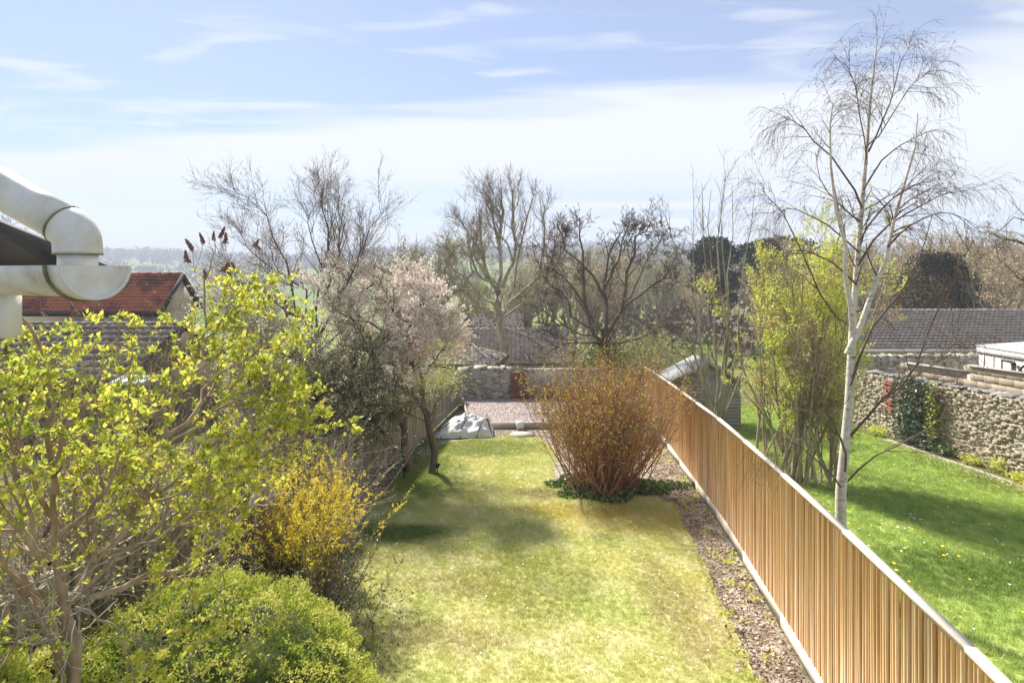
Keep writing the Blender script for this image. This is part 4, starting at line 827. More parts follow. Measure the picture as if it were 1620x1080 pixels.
V_ = np.vstack([V1, V2]); n1 = len(V1)//4; n2 = len(V2)//4; tt = np.concatenate([t1, t2]); tot = n1+n2
Q4 = V_.reshape(-1, 4, 3); cc = Q4.mean(1); dist = np.linalg.norm(cc-np.array([0, 0, CZ]), axis=1); px_ = cc[:, 0]/cc[:, 1]*F+810
cand = np.where((px_ > 5) & (cc[:, 1] > 0))[0]; best = cand[np.argsort(dist[cand])[:260]]; keep = np.ones(tot, bool); keep[best] = False
kk = Q4[keep].reshape(-1, 3); i_ = np.arange(keep.sum())[:, None]*4
part('foliage', kk, [np.concatenate([i_+np.array([[0,1,2]]), i_+np.array([[0,2,3]])])], M_sprout, li, False, np.repeat(tt[::4][keep], 4), 'stuff')
for b_ in best:
    q_ = Q4[b_]; base = q_[0]; me = mesh('leaf', np.vstack([q_-base]), [np.array([(0,1,2),(0,2,3)])], False, [M_sprout], np.full(4, tt[b_*4])); link('leaf', me, li, base-np.array(LB))
# dried flower heads
r5 = np.random.default_rng(5); hv = []; hq = []; ht = []
mb = MB()
for k in range(64):
    t = k/64; rad = .015*(1-t)+.003; a = k*2.4; s = .006+.004*r5.random(); v_, q_, t_ = clod(200+k % 5, .2); mb.add(v_*np.array([1, 1, 1.6])*s*1.25+np.array([cos(a)*rad*r5.uniform(.2, 1.8), sin(a)*rad*r5.uniform(.2, 1.8), t*.115]), q_, t_)
mb.tube([(0, 0, -.02), (0, 0, .12)], .0018, 4)
headme = mesh('seed_head', np.concatenate(mb.V), mb.Q+mb.T+mb.N, False, [M_seed])
hpts = [(297,415,4.9),(305,395,4.9),(322,385,4.9),(338,380,4.9),(348,376,4.9),(356,385,4.9),(402,390,5.1),(412,395,5.1),(325,440,4.8),(352,430,4.8),(362,433,4.9),(372,428,5),(385,460,5),(83,755,4),(30,720,3.9),(35,765,3.9),(205,705,4.3),(230,690,4.4),(212,740,4.3),(70,850,3.9),(85,585,4.2),(45,560,4),(430,600,5.2),(440,560,5.2),(455,500,5.2),(250,640,4.6),(10,560,3.7),(60,490,3.9),(120,500,4.3),(150,650,4.4),(375,520,4.9),(395,610,5)]
for (px, py, d) in hpts:
    q = np.array(P(px, py, d)); s = rng.uniform(.6, 1.0); link('seed_head', headme, li, q-np.array(LB), (rng.normal(0, .3), rng.normal(0, .3), rng.uniform(0, 6)), (s, s, s))
    st_, _ = on(l3, 1); allp = l3[0][:, -1]; j = np.argmin(np.linalg.norm(allp-q, axis=1)); m_ = MB(); mid = (allp[j]+q)/2+np.array([0, 0, -.02]); m_.tube(resample([allp[j], mid, q], 5), .0022, 4); m_.build('stalk', M_twig, li, True)

# --- golden hedge mound
hd = thing('golden_hedge', 'rounded clipped golden green hedge mound at bottom left', 'hedge', (-2.8, 4.9, zg(4.9)))
lumps = [((-2.82, 5.05, -.52), (1.62, 1.45, 1.54)), ((-4.15, 4.25, -.5), (1.7, 1.3, 1.55)), ((-3.95, 3.75, -.35), (1.05, .8, 1.78))]
def lump_pts(c, r, n, inset=0.):
    d = unit(rng.normal(size=(n, 3))); d[:, 2] = np.abs(d[:, 2])*1.0; d = unit(d)
    nz_ = np.array([mn.fractal(Vector(x*4.2), .55, 2.2, 5) for x in d]); rr_ = 1+.10*nz_-inset; return np.array(c)+d*np.array(r)*rr_[:, None], d, nz_
VV, TT, tt_, n0 = [], [], [], 0
for c_, r_ in lumps:
    p_, d_, nz_ = lump_pts(c_, r_, 75000); p_ += d_*(-.07+.10*rng.random(len(p_))**.6)[:, None]; sel = (p_[:, 2] > zg(5)-.05); p_, d_, nz_ = p_[sel], d_[sel], nz_[sel]
    for (oc, orr) in lumps:
        if oc is c_: continue
        ins = ((((p_-np.array(oc))/np.array(orr))**2).sum(1) > .8); p_, d_, nz_ = p_[ins], d_[ins], nz_[ins]
    V_, T_, t_ = leaves(p_, .026, .55, d_*1.1, up=.2); VV.append(V_); TT.append(T_+n0); n0 += len(V_)
    fac = np.clip(.30+.42*rng.random(len(p_))+.45*nz_+.30*np.array([mn.noise(Vector(x*9)) for x in d_]), 0, 1); tt_.append(np.repeat(fac, 4))
part('foliage', np.vstack(VV), TT, M_hedge, hd, False, np.concatenate(tt_), 'stuff')
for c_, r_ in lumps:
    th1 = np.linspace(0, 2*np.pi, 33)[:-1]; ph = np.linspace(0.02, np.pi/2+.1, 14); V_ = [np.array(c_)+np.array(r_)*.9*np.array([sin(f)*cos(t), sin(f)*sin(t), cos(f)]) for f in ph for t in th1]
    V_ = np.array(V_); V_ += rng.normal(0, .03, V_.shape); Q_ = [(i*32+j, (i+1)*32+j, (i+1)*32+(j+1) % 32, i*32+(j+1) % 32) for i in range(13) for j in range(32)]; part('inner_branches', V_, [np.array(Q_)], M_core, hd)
sp_, d_, _ = lump_pts(lumps[0][0], lumps[0][1], 1500); sp = grow((np.stack([sp_-d_*.06, sp_+d_*.02], 1), np.full((1500, 2), .002)), 1, (.05, .13), (5, 40), .15, .1, .5, rabs=.0018, segs=4); woody('shoots', [sp], M_twig, hd, [3], 'stuff')
V_, T_, t_ = rosettes(sp, 9000, 2, .022, None, None, tmin=.2, asp=.5, spread=.004); part('shoot_leaves', V_, [T_], M_hedge, hd, False, np.clip(t_*.4+.55, 0, 1), 'stuff')

# --- forsythia
def fan_shrub(base, n, L, tilt, r, spreadb=.15, trop=.0, segs=7, wig=.06, asym=(0, 0)):
    a = rng.uniform(0, 2*np.pi, n); t = np.radians(tilt)*np.sqrt(rng.random(n)); d = np.stack([np.sin(t)*np.cos(a)+asym[0], np.sin(t)*np.sin(a)+asym[1], np.cos(t)], 1); d = unit(d)
    p = np.array(base)+np.stack([rng.normal(0, spreadb, n), rng.normal(0, spreadb, n), np.zeros(n)], 1); ln = rng.uniform(L[0], L[1], n)*(1-.12*t); st = (ln/(segs-1))[:, None]; out_ = [p]
    for _ in range(segs-1): d = unit(d+rng.normal(0, wig, (n, 3))+np.array([0, 0, trop])/(segs-1)); p = p+d*st; out_.append(p)
    return np.stack(out_, 1), np.full(n, r)[:, None]*rng.uniform(.6, 1.2, n)[:, None]*np.linspace(1, .3, segs)[None]
fo = thing('forsythia_bush', 'forsythia bush covered in yellow flowers at the left lawn edge', 'shrub', (-2.75, 7.6, zg(7.6)))
f1 = fan_shrub((-2.8, 7.5, zg(7.5)), 250, (1.0, 1.95), 33, .010, .22, .1); f2 = grow(f1, 4, (.25, .8), (15, 40), .1, .3, .3, .5, .5, 5, .3, .006, .002)
woody('stems', [f1, f2], M_twig, fo, [5, 3], 'stuff')
c1, d1 = on(f2, 12000, .2); c2_, d2 = on(f1, 4500, .5); c = np.vstack([c1, c2_]); keepm = rng.random(len(c)) < np.clip((c[:, 2]-(zg(7.5)+.45))/1.0, .04, 1)*np.where(c[:, 0]+.25*(c[:,2]) > -2.7, 1, .6); c = c[keepm]
foliage('flowers', np.repeat(c, 3, 0)+rng.normal(0, .008, (len(c)*3, 3)), .026, M_fors, fo, asp=.55)
c, _ = on(f2, 2200, 0); c = c[c[:, 2] < zg(7.5)+1.1]; foliage('foliage', c+rng.normal(0, .03, c.shape), .035, M_ever, fo)
# low evergreens under it
ue = thing('evergreen_underplanting', 'dark small leaved evergreen between the hedge and the forsythia', 'shrub', (-2.6, 6.9, zg(7)))
u1 = fan_shrub((-2.75, 6.9, zg(7)), 90, (.5, 1.25), 62, .007, .45, .1); u2 = grow(u1, 5, (.12, .4), (20, 60), .15, .1, .2, .5, .5, 4, .3, .004, .0016)
woody('stems', [u1, u2], M_twigdk, ue, [4, 3], 'stuff'); c, d = on(u2, 9000, .1); foliage('foliage', c, .032, M_ever, ue, dirs=d)
ue2 = thing('dark_evergreen_shrub', 'dark green glossy evergreen shrub below the grey tree stump left of the forsythia', 'shrub', (-3.5, 7.0, zg(7)))
u1 = fan_shrub((-3.6, 7.0, zg(7)), 80, (.7, 1.6), 50, .007, .4, .1); u2 = grow(u1, 6, (.12, .4), (20, 60), .15, .1, .2, .5, .5, 4, .3, .004, .0016)
woody('stems', [u1, u2], M_twigdk, ue2, [4, 3], 'stuff'); c, d = on(u2, 11000, .1); foliage('foliage', c, .034, M_ivy, ue2, dirs=d)

lc = thing('edge_groundcover', 'low dark green leafy growth along the left lawn edge below the forsythia', 'ground cover', (-2.1, 7.2, zg(7.2)))
n_ = 5200; yy = rng.uniform(5.2, 9.4, n_); xx = np.interp(yy, [5, 6, 7.4, 9.4], [-1.75, -1.75, -2.1, -2.6])+.1-.75*rng.random(n_)**.8+.1*np.sin(yy*5); c = np.stack([xx, yy, -SL*yy+.02+.16*rng.random(n_)*np.clip((np.interp(yy, [5, 6, 7.4, 9.4], [-1.75, -1.75, -2.1, -2.6])+.25-xx)*1.6, .15, 1)], 1); foliage('foliage', c, .045, M_ever, lc, up=.4); foliage('green_leaves', c[:2200]+[0, 0, .02], .05, M_ivy, lc, up=.5)
# --- red stemmed shrub in the middle
rs = thing('red_stemmed_shrub', 'big fan shaped bare shrub with red brown stems in the middle of the lawn', 'shrub', (2.05, 12.6, zg(12.6)))
r1 = fan_shrub((2.05, 12.55, zg(12.5)), 380, (1.5, 3.3), 50, .011, .34, .55, 8, .06); r2 = grow(r1, 6, (.35, 1.0), (15, 45), .12, .45, .25, .5, .5, 5, .4, .008, .003); r3 = grow(r2, 2, (.15, .5), (15, 45), .1, .3, .2, .5, .5, 4, .3, .005, .0026)
woody('stems', [r1], M_twigred, rs, [6], 'stuff'); woody('twigs', [r2, r3], M_twigred, rs, [4, 3], 'stuff')
c1, d1 = on(r3, 15000, .2); c2_, d2 = on(r2, 7000, .4); foliage('buds', np.vstack([c1, c2_]), .042, M_bud, rs, asp=.55, dirs=np.vstack([d1, d2]))
iv = thing('ivy_patch', 'dark green ivy and ground cover round the foot of the red stemmed shrub', 'ivy', (2.0, 12.3, zg(12.3)))
a = rng.uniform(0, 2*np.pi, 5200); q = rng.random(5200)**.55*(1+.28*np.sin(a*3+1)+.2*np.sin(a*7)); c = np.stack([2.2+np.cos(a)*q*1.35, 12.55+np.sin(a)*q*.75, np.zeros(5200)], 1); c[:, 2] = -SL*c[:, 1]+.02+.13*rng.random(5200)*(1.1-q)+.05*rng.random(5200)
foliage('foliage', c, .07, M_ivy, iv, asp=.8, up=.5)
cl = np.stack([2.22+rng.normal(0, .09, 800), 12.35+rng.normal(0, .1, 800), zg(12.4)+rng.uniform(0, 1.6, 800)], 1); cl[:, 0] += .1*np.sin(cl[:, 2]*3); foliage('climbing_leaves', cl, .06, M_ivy, iv, asp=.8)

# --- evergreen mass and leaning trunk left of the cherry
es = thing('olive_evergreen_shrub', 'tall olive grey small leaved evergreen leaning over the old fence', 'shrub', (-3.9, 12.2, zg(12.2)))
tb = limbs([(pd([(650,745),(636,700),(633,660),(612,610),(595,570),(585,530)], 13., 13.2), .10, .04), ([(-3.9,12.2,zg(12.2)), P(530,700,12.2), P(510,640,12), P(470,590,12)], .09, .04), ([(-3.9,12.2,zg(12.2)), P(545,690,12.4), P(570,620,12.5), P(560,560,12.5)], .08, .03),
            ([(-3.9,12.2,zg(12.2)), P(500,700,11.8), P(440,640,11.4), P(405,600,11.2)], .07, .03), ([(-4.6,11.6,zg(11.6)), P(440,700,11.6), P(420,650,11.6), P(400,590,11.8)], .06, .02), ([(-4.6,11.6,zg(11.6)), P(470,690,11.6), P(480,620,11.6), P(475,560,11.8)], .06, .02), (pd([(610,690),(580,660),(545,640),(500,640)], 12.8, 12), .05, .02), (pd([(633,660),(600,650),(560,660),(520,700)], 12.9, 11.8), .05, .02)], .02)
e1 = grow(tb, 16, (.7, 1.9), (30, 75), .2, .2, .2, .45, .4, 6, .3, .03, .008); e2 = grow(e1, 8, (.25, .8), (25, 70), .2, -.15, .15, .5, .5, 5, .3, .012, .004); e3 = grow(e2, 3, (.1, .35), (25, 70), .2, -.1, .2, .6, .5, 3, .3, .006, .003)
woody('trunk', [tb], M_barkdk, es, [8]); woody('branches', [e1, e2, e3], M_twigdk, es, [5, 3, 3], 'stuff')
c, d = on(e3, 46000, .1, .03); c2_, d2 = on(e2, 12000, .2, .03); foliage('foliage', np.vstack([c, c2_]), .048, M_ever, es, asp=.5, dirs=np.vstack([d, d2]))

# --- cherry in blossom
cb_ = G(683, 748); ct = thing('blossoming_cherry', 'slender cherry tree in pale pink blossom standing in the lawn', 'tree', cb_)
tk = limbs([(pd([(683,748),(686,705),(675,662),(663,632)], 13.8, 13.8), .10, .065), (pd([(664,634),(648,618),(622,607),(598,590)], 13.8, 14.4), .05, .025), (pd([(665,630),(668,600),(655,575),(635,560)], 13.8, 13.2), .05, .02),
   (pd([(668,600),(685,575),(700,555),(712,530)], 13.7, 13.3), .03, .012), (pd([(655,590),(640,540),(620,490),(600,440)], 13.8, 14.4), .04, .015), (pd([(600,590),(570,540),(550,480),(560,430)], 14.4, 15), .035, .012),
   (pd([(660,580),(672,540),(668,490),(650,450)], 13.6, 13.8), .03, .01), (pd([(640,560),(600,520),(545,500),(510,470)], 13.8, 14.0), .035, .012), (pd([(633,560),(632,535),(655,510),(680,500)], 13.6, 13.2), .03, .01)], .012)
k1 = grow(tk, 11, (.4, 1.1), (25, 60), .15, .3, .3, .5, .4, 6, .3, .02, .006); k2 = grow(k1, 7, (.25, .8), (25, 60), .15, .1, .15, .5, .5, 5, .3, .01, .004); k3 = grow(k2, 3, (.1, .3), (25, 60), .15, .1, .2, .6, .5, 3, .3, .006, .003)
woody('trunk', [(tk[0][:1], tk[1][:1])], M_barkdk, ct, [10]); woody('branches', [(tk[0][1:], tk[1][1:]), k1], M_barkdk, ct, [8, 5], 'stuff'); woody('twigs', [k2, k3], M_twig, ct, [3, 3], 'stuff')
c, d = on(k3, 12000, .1); c2_, _ = on(k2, 5000, .2); c = np.vstack([c, c2_]); pxx = c[:, 0]/c[:, 1]*F+810; pyy = 430-(c[:, 2]-CZ)/c[:, 1]*F
keepm = rng.random(len(c)) < np.clip((c[:, 2]-zg(14)-1.7)/1.2, 0, 1); c = c[keepm]; w_ = np.repeat(c, 3, 0)+rng.normal(0, .02, (len(c)*3, 3))
foliage('blossom', w_, .038, M_bloss, ct, asp=.85)
pc, _ = on(k2, 70, .3); pc = np.repeat(pc, 60, 0)+rng.normal(0, .12, (4200, 3)); pc = pc[(pc[:, 2] > 1.9)]; foliage('pink_blossom', pc, .05, M_pink, ct, asp=.8)
wc_ = np.array(P(705, 560, 13.3))+rng.normal(0, 1, (900, 3))*np.array([.28, .3, .32]); foliage('young_leaves', np.vstack([wc_, np.array(P(690, 600, 13.5))+rng.normal(0, 1, (1100, 3))*np.array([.32, .3, .2])]), .045, M_lime, ct, asp=.5)

# --- bare plum behind the old fence
pt0 = (-4.9, 14.8, zg(14.8)); pt = thing('bare_plum_tree', 'dark twiggy plum tree with white buds and long bare shoots', 'tree', pt0)
def pv(lst, d0, d1): return pd(lst, d0, d1)
pk = limbs([([pt0, P(500,640,14.8), P(490,560,14.8)], .10, .07), (pv([(490,560),(470,500),(462,450),(445,400),(420,355),(395,325),(345,295)], 14.8, 14.2), .032, .005), (pv([(490,560),(500,500),(505,430),(500,370),(490,340)], 14.8, 15), .038, .006),
  (pv([(490,560),(520,500),(545,440),(570,395),(590,345),(605,330)], 14.8, 15.2), .038, .005), (pv([(495,520),(480,470),(440,430),(400,400),(380,365)], 14.8, 15.2), .032, .006), (pv([(505,480),(530,420),(540,370),(532,330)], 15, 15.4), .04, .006),
  (pv([(490,580),(450,560),(400,540),(360,520)], 14.8, 13.6), .032, .01), (pv([(490,570),(440,520),(400,480),(360,470)], 14.8, 15.6), .032, .01), (pv([(500,560),(550,510),(600,490),(640,480)], 14.8, 16), .032, .01), (pv([(495,540),(455,480),(430,440),(415,400)], 14.8, 15.8), .032, .008), (pv([(500,540),(530,470),(560,420),(575,370)], 14.8, 14.4), .04, .008),
  (pv([(490,560),(450,530),(410,510),(380,500)], 14.8, 14), .032, .01), (pv([(520,500),(570,460),(610,440),(640,430)], 14.8, 15.4), .04, .008), (pv([(545,440),(520,380),(512,320),(510,305)], 15, 15.2), .03, .004), (pv([(470,500),(430,470),(400,450),(370,445)], 14.6, 14), .035, .006)], .02)
q1_ = grow(pk, 20, (.6, 1.8), (20, 50), .12, .5, .2, .5, .4, 6, .35, .025, .006); q2_ = grow(q1_, 8, (.25, .9), (20, 50), .13, .3, .15, .55, .5, 5, .3, .01, .004); q3_ = grow(q2_, 3, (.08, .35), (25, 60), .15, .2, .2, .6, .5, 3, .3, .006, .0035)
woody('trunk', [(pk[0][:1], pk[1][:1])], M_barkdk, pt, [9]); woody('branches', [(pk[0][1:], pk[1][1:]), q1_], M_barkdk, pt, [7, 5], 'stuff'); woody('twigs', [q2_, q3_], M_twig, pt, [3, 3], 'stuff')
c, d = on(q3_, 17000, .1); keepm = rng.random(len(c)) < np.clip((4.6-c[:, 2])/1.3, .05, 1); c = c[keepm]; foliage('blossom', np.repeat(c, 2, 0)+rng.normal(0, .02, (len(c)*2, 3)), .038, M_white2, pt, asp=.8)
c, d = on(q2_, 3500, .5); foliage('buds', c, .03, M_litter, pt, dirs=d)
# --- plants behind the lilac
fb = thing('budding_bush', 'fine twigged bush with tiny pale green leaves before the dark tiled roof', 'shrub', (-6.6, 9.4, zg(9.4)))
b1_ = fan_shrub((-6.7, 9.4, zg(9.4)), 90, (2.4, 4.1), 30, .014, .35, .1); b2_ = grow(b1_, 7, (.3, 1.0), (20, 50), .13, .2, .2, .5, .5, 5, .3, .008, .003); b3_ = grow(b2_, 3, (.1, .35), (25, 60), .15, .1, .2, .6, .5, 3, .3, .005, .0025)
woody('stems', [b1_, b2_, b3_], M_twig, fb, [5, 3, 3], 'stuff'); c, d = on(b3_, 11000, .1); foliage('foliage', c, .034, M_hazel, fb, dirs=d)
for k, (x, y, n, hh, lab) in enumerate(((-3.75, 8.6, 150, 2.7, 'tangled bare twiggy shrub behind the lilac stems'), (-4.3, 5.7, 300, 2.2, 'pale brown twig tangle close behind the lilac at far left'), (-5.0, 7.0, 120, 2.6, 'brown twiggy thicket at the left behind the lilac foot'), (-4.5, 10.3, 110, 2.6, 'bare tangled bush before the olive evergreen'))):
    tg_ = thing('twiggy_shrub', lab, 'shrub', ground_pt(x, y)); a1 = fan_shrub((x, y, zg(y)), n, (hh*.6, hh), 44, .012, .35, .05, 7, .11); a2 = grow(a1, 6, (.3, .9), (20, 60), .16, .1, .2, .5, .5, 5, .3, .007, .003); a3 = grow(a2, 3, (.1, .35), (25, 60), .15, .1, .2, .6, .5, 3, .3, .005, .0022)
    woody('stems', [a1, a2, a3], (M_twig, M_twig, M_twig, M_twigdk)[k], tg_, [5, 3, 3], 'stuff'); c, d = on(a3, 5500, .1); foliage('foliage', c, .036, (M_ever, M_lime, M_ever, M_ever)[k], tg_, dirs=d)
gs = thing('grey_tree_stump', 'grey dead tree trunk with pale bare branches beside the forsythia', 'tree', (-3.25, 7.4, zg(7.4)))
g1 = limbs([([(-3.25, 7.4, zg(7.4)), P(412, 860, 7.4), P(418, 800, 7.4), P(414, 755, 7.4)], .11, .08), (pd([(370,842),(378,822),(398,800),(405,780)], 6.6, 6.7), .035, .025), (pd([(405,782),(425,790),(430,760),(420,740)], 6.7, 6.8), .018, .006), (pd([(405,782),(400,750),(412,715),(408,690)], 6.7, 6.9), .018, .006),
   (pd([(350,850),(352,825),(380,790),(400,760)], 6.6, 6.9), .02, .007), (pd([(398,795),(420,800),(432,795)], 6.7, 6.7), .012, .005)], .02)
woody('trunk', [(g1[0][:1], g1[1][:1])], M_twig, gs, [10]); woody('dead_branches', [(g1[0][1:], g1[1][1:]), grow((g1[0][1:], g1[1][1:]), 4, (.15, .5), (25, 60), .15, .2, .3, .5, .4, 5, .3, .008, .003)], M_barkpale, gs, [7, 4], 'stuff')

# --- birch
bb = (4.62, 8.0, zg(8.0)); bt = thing('silver_birch', 'tall leaning silver birch with white trunk and drooping twigs behind the fence', 'tree', bb)
bk = limbs([([bb]+pd([(1328,812),(1338,700),(1346,600),(1350,500),(1354,440),(1364,330),(1372,210),(1379,140),(1388,62)], 8.0, 8.3), .08, .007)], 0)
bs = limbs([(pd([(1349,530),(1343,465),(1335,400),(1325,320),(1312,220),(1318,160)], 8.0, 7.6), .04, .006), (pd([(1340,560),(1362,500),(1385,440),(1408,385),(1425,300),(1440,240),(1452,180)], 8, 7.9), .045, .006),
 (pd([(1345,690),(1375,655),(1405,622),(1440,600),(1465,540),(1500,470),(1540,380)], 8.0, 7.2), .024, .006), (pd([(1340,762),(1380,728),(1430,700),(1480,672),(1500,650)], 8, 7.3), .017, .006),
 (pd([(1345,610),(1372,540),(1410,480),(1440,440),(1460,400),(1475,340)], 8, 8.4), .025, .006), (pd([(1337,745),(1330,700),(1308,650),(1290,600),(1286,560)], 7.95, 7.3), .022, .007), (pd([(1330,770),(1300,735),(1260,700),(1230,690)], 7.9, 7.4), .018, .005),
 (pd([(1364,330),(1340,280),(1300,235),(1265,200),(1245,188)], 8.1, 7.6), .02, .004), (pd([(1362,350),(1335,330),(1300,290),(1290,240)], 8.1, 8.8), .018, .004), (pd([(1374,240),(1392,195),(1412,150),(1428,90),(1448,65)], 8.2, 8.6), .018, .003),
 (pd([(1372,260),(1360,170),(1348,120),(1342,80)], 8.2, 8.0), .012, .003), (pd([(1366,300),(1400,250),(1440,220),(1480,205)], 8.1, 8.5), .018, .004), (pd([(1368,235),(1395,210),(1430,150),(1460,115)], 8.2, 8.0), .015, .003),
 (pd([(1355,450),(1320,420),(1290,400),(1260,395),(1240,400)], 8.1, 7.5), .02, .004), (pd([(1357,420),(1400,360),(1450,330),(1490,305),(1530,300)], 8.1, 8.6), .022, .004), (pd([(1360,380),(1395,330),(1440,295),(1480,285)], 8.1, 7.7), .018, .004),
 (pd([(1405,390),(1450,350),(1500,335),(1550,360)], 7.9, 8.2), .018, .003), (pd([(1440,600),(1470,580),(1490,560),(1530,500)], 7.6, 7.3), .012, .004), (pd([(1352,520),(1300,480),(1262,380),(1230,330),(1205,300)], 8.1, 7.9), .018, .004), (pd([(1360,400),(1300,350),(1250,330),(1230,340)], 8.1, 8.7), .016, .003)], .006)
w1 = grow(bs, 10, (.3, .9), (20, 50), .1, -.2, .25, .5, .4, 7, .4, .012, .004); w0 = grow(bk, 26, (.5, 1.3), (30, 60), .1, .1, .35, .3, .3, 7, .72, .012, .004)
w2 = grow((np.concatenate([w1[0], w0[0]]), np.concatenate([w1[1], w0[1]])), 7, (.25, .7), (15, 50), .1, -1.4, .15, .5, .5, 6, .3, .005, .0018); w3 = grow(w2, 2, (.1, .4), (15, 45), .1, -.9, .2, .6, .6, 4, .3, .003, .0015)
woody('trunk', [bk], M_birch, bt, [14]); woody('limbs', [(bs[0][:2], bs[1][:2])], M_birch, bt, [9], 'stuff'); woody('branches', [(bs[0][2:], bs[1][2:]*.8), w1, w0], M_birchtw, bt, [7, 5, 5], 'stuff'); woody('twigs', [w2, w3], M_birchtw, bt, [3, 3], 'stuff')
c, d = on(w3, 4200, .4); foliage('catkins', c, .026, M_litter, bt, asp=.3, dirs=np.array([[0, 0, -1.]])+0*d)
c, d = on(w3, 1800, .4); c = c[c[:, 2] < 4.3]; foliage('young_leaves', c, .022, M_bud, bt)

# --- lime green hawthorn-like tree
lt0 = ground_pt(6.45, 13.2); ltr = thing('lime_green_tree', 'bushy tree in bright lime spring leaf just behind the new fence', 'tree', lt0)
lk = fan_shrub(lt0, 26, (3.6, 5.9), 18, .034, .25, .05, 8, .05)
lkb = fan_shrub(ground_pt(7.2, 12.9), 14, (2.4, 4.6), 20, .028, .15, .05, 8, .05); lk = (np.concatenate([lk[0], lkb[0]]), np.concatenate([lk[1], lkb[1]]))
j1 = grow(lk, 9, (.5, 1.4), (15, 38), .1, .5, .15, .5, .4, 6, .35, .018, .004); j2 = grow(j1, 6, (.25, .8), (18, 45), .12, .45, .1, .5, .5, 5, .3, .009, .003); j3 = grow(j2, 3, (.08, .3), (20, 50), .12, .3, .2, .6, .5, 3, .3, .005, .0025)
woody('stems', [lk], M_barkgr, ltr, [7]); woody('branches', [j1, j2, j3], M_twig, ltr, [4, 3, 3], 'stuff')
c, d = on(j3, 62000, .05, .02); c2_, d2 = on(j2, 15000, .1, .02); c = np.vstack([c, c2_]); d = np.vstack([d, d2]); hs = np.array([mn.noise(Vector(x*1.1)) for x in c]); sel = hs < .16
foliage('foliage', c[sel], .044, M_lime, ltr, asp=.6, dirs=d[sel]); foliage('catkins', c[~sel][::1], .034, M_brownlf, ltr, asp=.6, dirs=d[~sel])

# --- bare multi-stem tree right of the pear
mt0 = ground_pt(5.9, 16.6); mtr = thing('bare_multistem_tree', 'cluster of tall thin bare stems rising beside the shed', 'tree', mt0)
def up(base, lst, d0, d1, r): return ([base]+pd(lst, d0, d1), r, .006)
mk = limbs([up(mt0, [(1128,640),(1108,560),(1092,470),(1075,400),(1052,340)], 16.6, 16.2, .06), up(mt0, [(1132,640),(1130,560),(1122,470),(1122,380),(1125,300)], 16.6, 16.8, .05), up(mt0, [(1142,640),(1143,540),(1138,440),(1135,350),(1148,280)], 16.6, 17, .05),
  up(mt0, [(1140,640),(1150,560),(1155,480),(1155,400),(1158,290)], 16.6, 16.4, .05), up(mt0, [(1118,640),(1096,560),(1070,480),(1060,420),(1040,360)], 16.6, 17.2, .04), up(mt0, [(1150,640),(1165,560),(1170,470),(1185,380),(1195,290)], 16.6, 17, .04),
  up(mt0, [(1120,620),(1080,560),(1020,500),(985,470)], 16.6, 15.6, .035), up(mt0, [(1136,640),(1110,600),(1100,500),(1096,400),(1098,310)], 16.6, 17, .035), up(mt0, [(1125,650),(1060,560),(1000,510),(950,490)], 16.6, 17.2, .03), up(mt0, [(1150,650),(1170,600),(1190,540),(1195,470)], 16.6, 16.6, .03),
  up(mt0, [(1129,640),(1120,540),(1118,440),(1108,340),(1110,290)], 16.6, 16.8, .035), up(mt0, [(1146,640),(1148,540),(1146,440),(1145,360),(1148,270)], 16.6, 16.8, .04)], .008)
m1 = grow(mk, 9, (.5, 1.6), (15, 40), .08, .5, .3, .5, .4, 6, .3, .02, .006); m2 = grow(m1, 4, (.2, .8), (20, 45), .1, .4, .15, .5, .5, 5, .3, .01, .0042)
woody('stems', [mk], M_barkgr, mtr, [7]); woody('branches', [m1, m2], M_twigdk, mtr, [4, 3], 'stuff')

# --- gnarled dark pear / apple
pr0 = ground_pt(3.9, 22.5); prt = thing('gnarled_fruit_tree', 'gnarled dark fruit tree with stubby spurred branches beyond the shrub', 'tree', pr0)
pp = limbs([([pr0, P(968,600,22.5), P(962,560,22.5), P(955,520,22.5)], .19, .14), (pd([(958,545),(935,520),(925,480),(922,430),(917,380),(917,345)], 22.5, 22.3), .09, .02), (pd([(958,530),(958,490),(955,450),(962,400),(985,365)], 22.5, 22.8), .085, .02),
  (pd([(960,530),(985,480),(990,440),(1000,400),(1015,370),(1030,350)], 22.5, 22), .085, .02), (pd([(940,510),(910,460),(880,430),(862,395)], 22.5, 22), .05, .012), (pd([(935,520),(905,505),(895,470),(860,440),(845,405)], 22.5, 23.4), .045, .01), (pd([(985,480),(1010,450),(1030,400),(1050,375)], 22.4, 23), .045, .01),
  (pd([(985,490),(1020,460),(1050,440),(1060,425)], 22.4, 22), .06, .015), (pd([(935,530),(900,520),(870,495),(835,480)], 22.5, 22), .045, .012), (pd([(965,545),(1010,535),(1040,520),(1060,515)], 22.5, 22), .045, .012), (pd([(950,545),(915,540),(885,535),(850,515)], 22.5, 21.8), .045, .012), (pd([(955,470),(935,430),(900,400),(890,370)], 22.5, 22.2), .06, .015),
  (pd([(958,450),(975,420),(985,385),(998,360)], 22.5, 22.4), .06, .012), (pd([(955,540),(890,545),(860,570),(820,590)], 22.5, 22.), .05, .015)], .014)
s1 = grow(pp, 15, (.5, 1.7), (25, 55), .11, .45, .3, .4, .4, 6, .3, .03, .008); s2 = grow(s1, 8, (.2, .7), (30, 70), .22, .3, .15, .55, .6, 4, .3, .018, .008); s3 = grow(s2, 4, (.05, .16), (40, 80), .1, .3, .2, .9, 1.2, 3, .2, .012, .008)
woody('trunk', [(pp[0][:1], pp[1][:1])], M_barkdk, prt, [10]); woody('branches', [(pp[0][1:], pp[1][1:]), s1], M_barkdk, prt, [7, 5], 'stuff'); woody('spurs', [s2, s3], M_twigdk, prt, [3, 3], 'stuff')
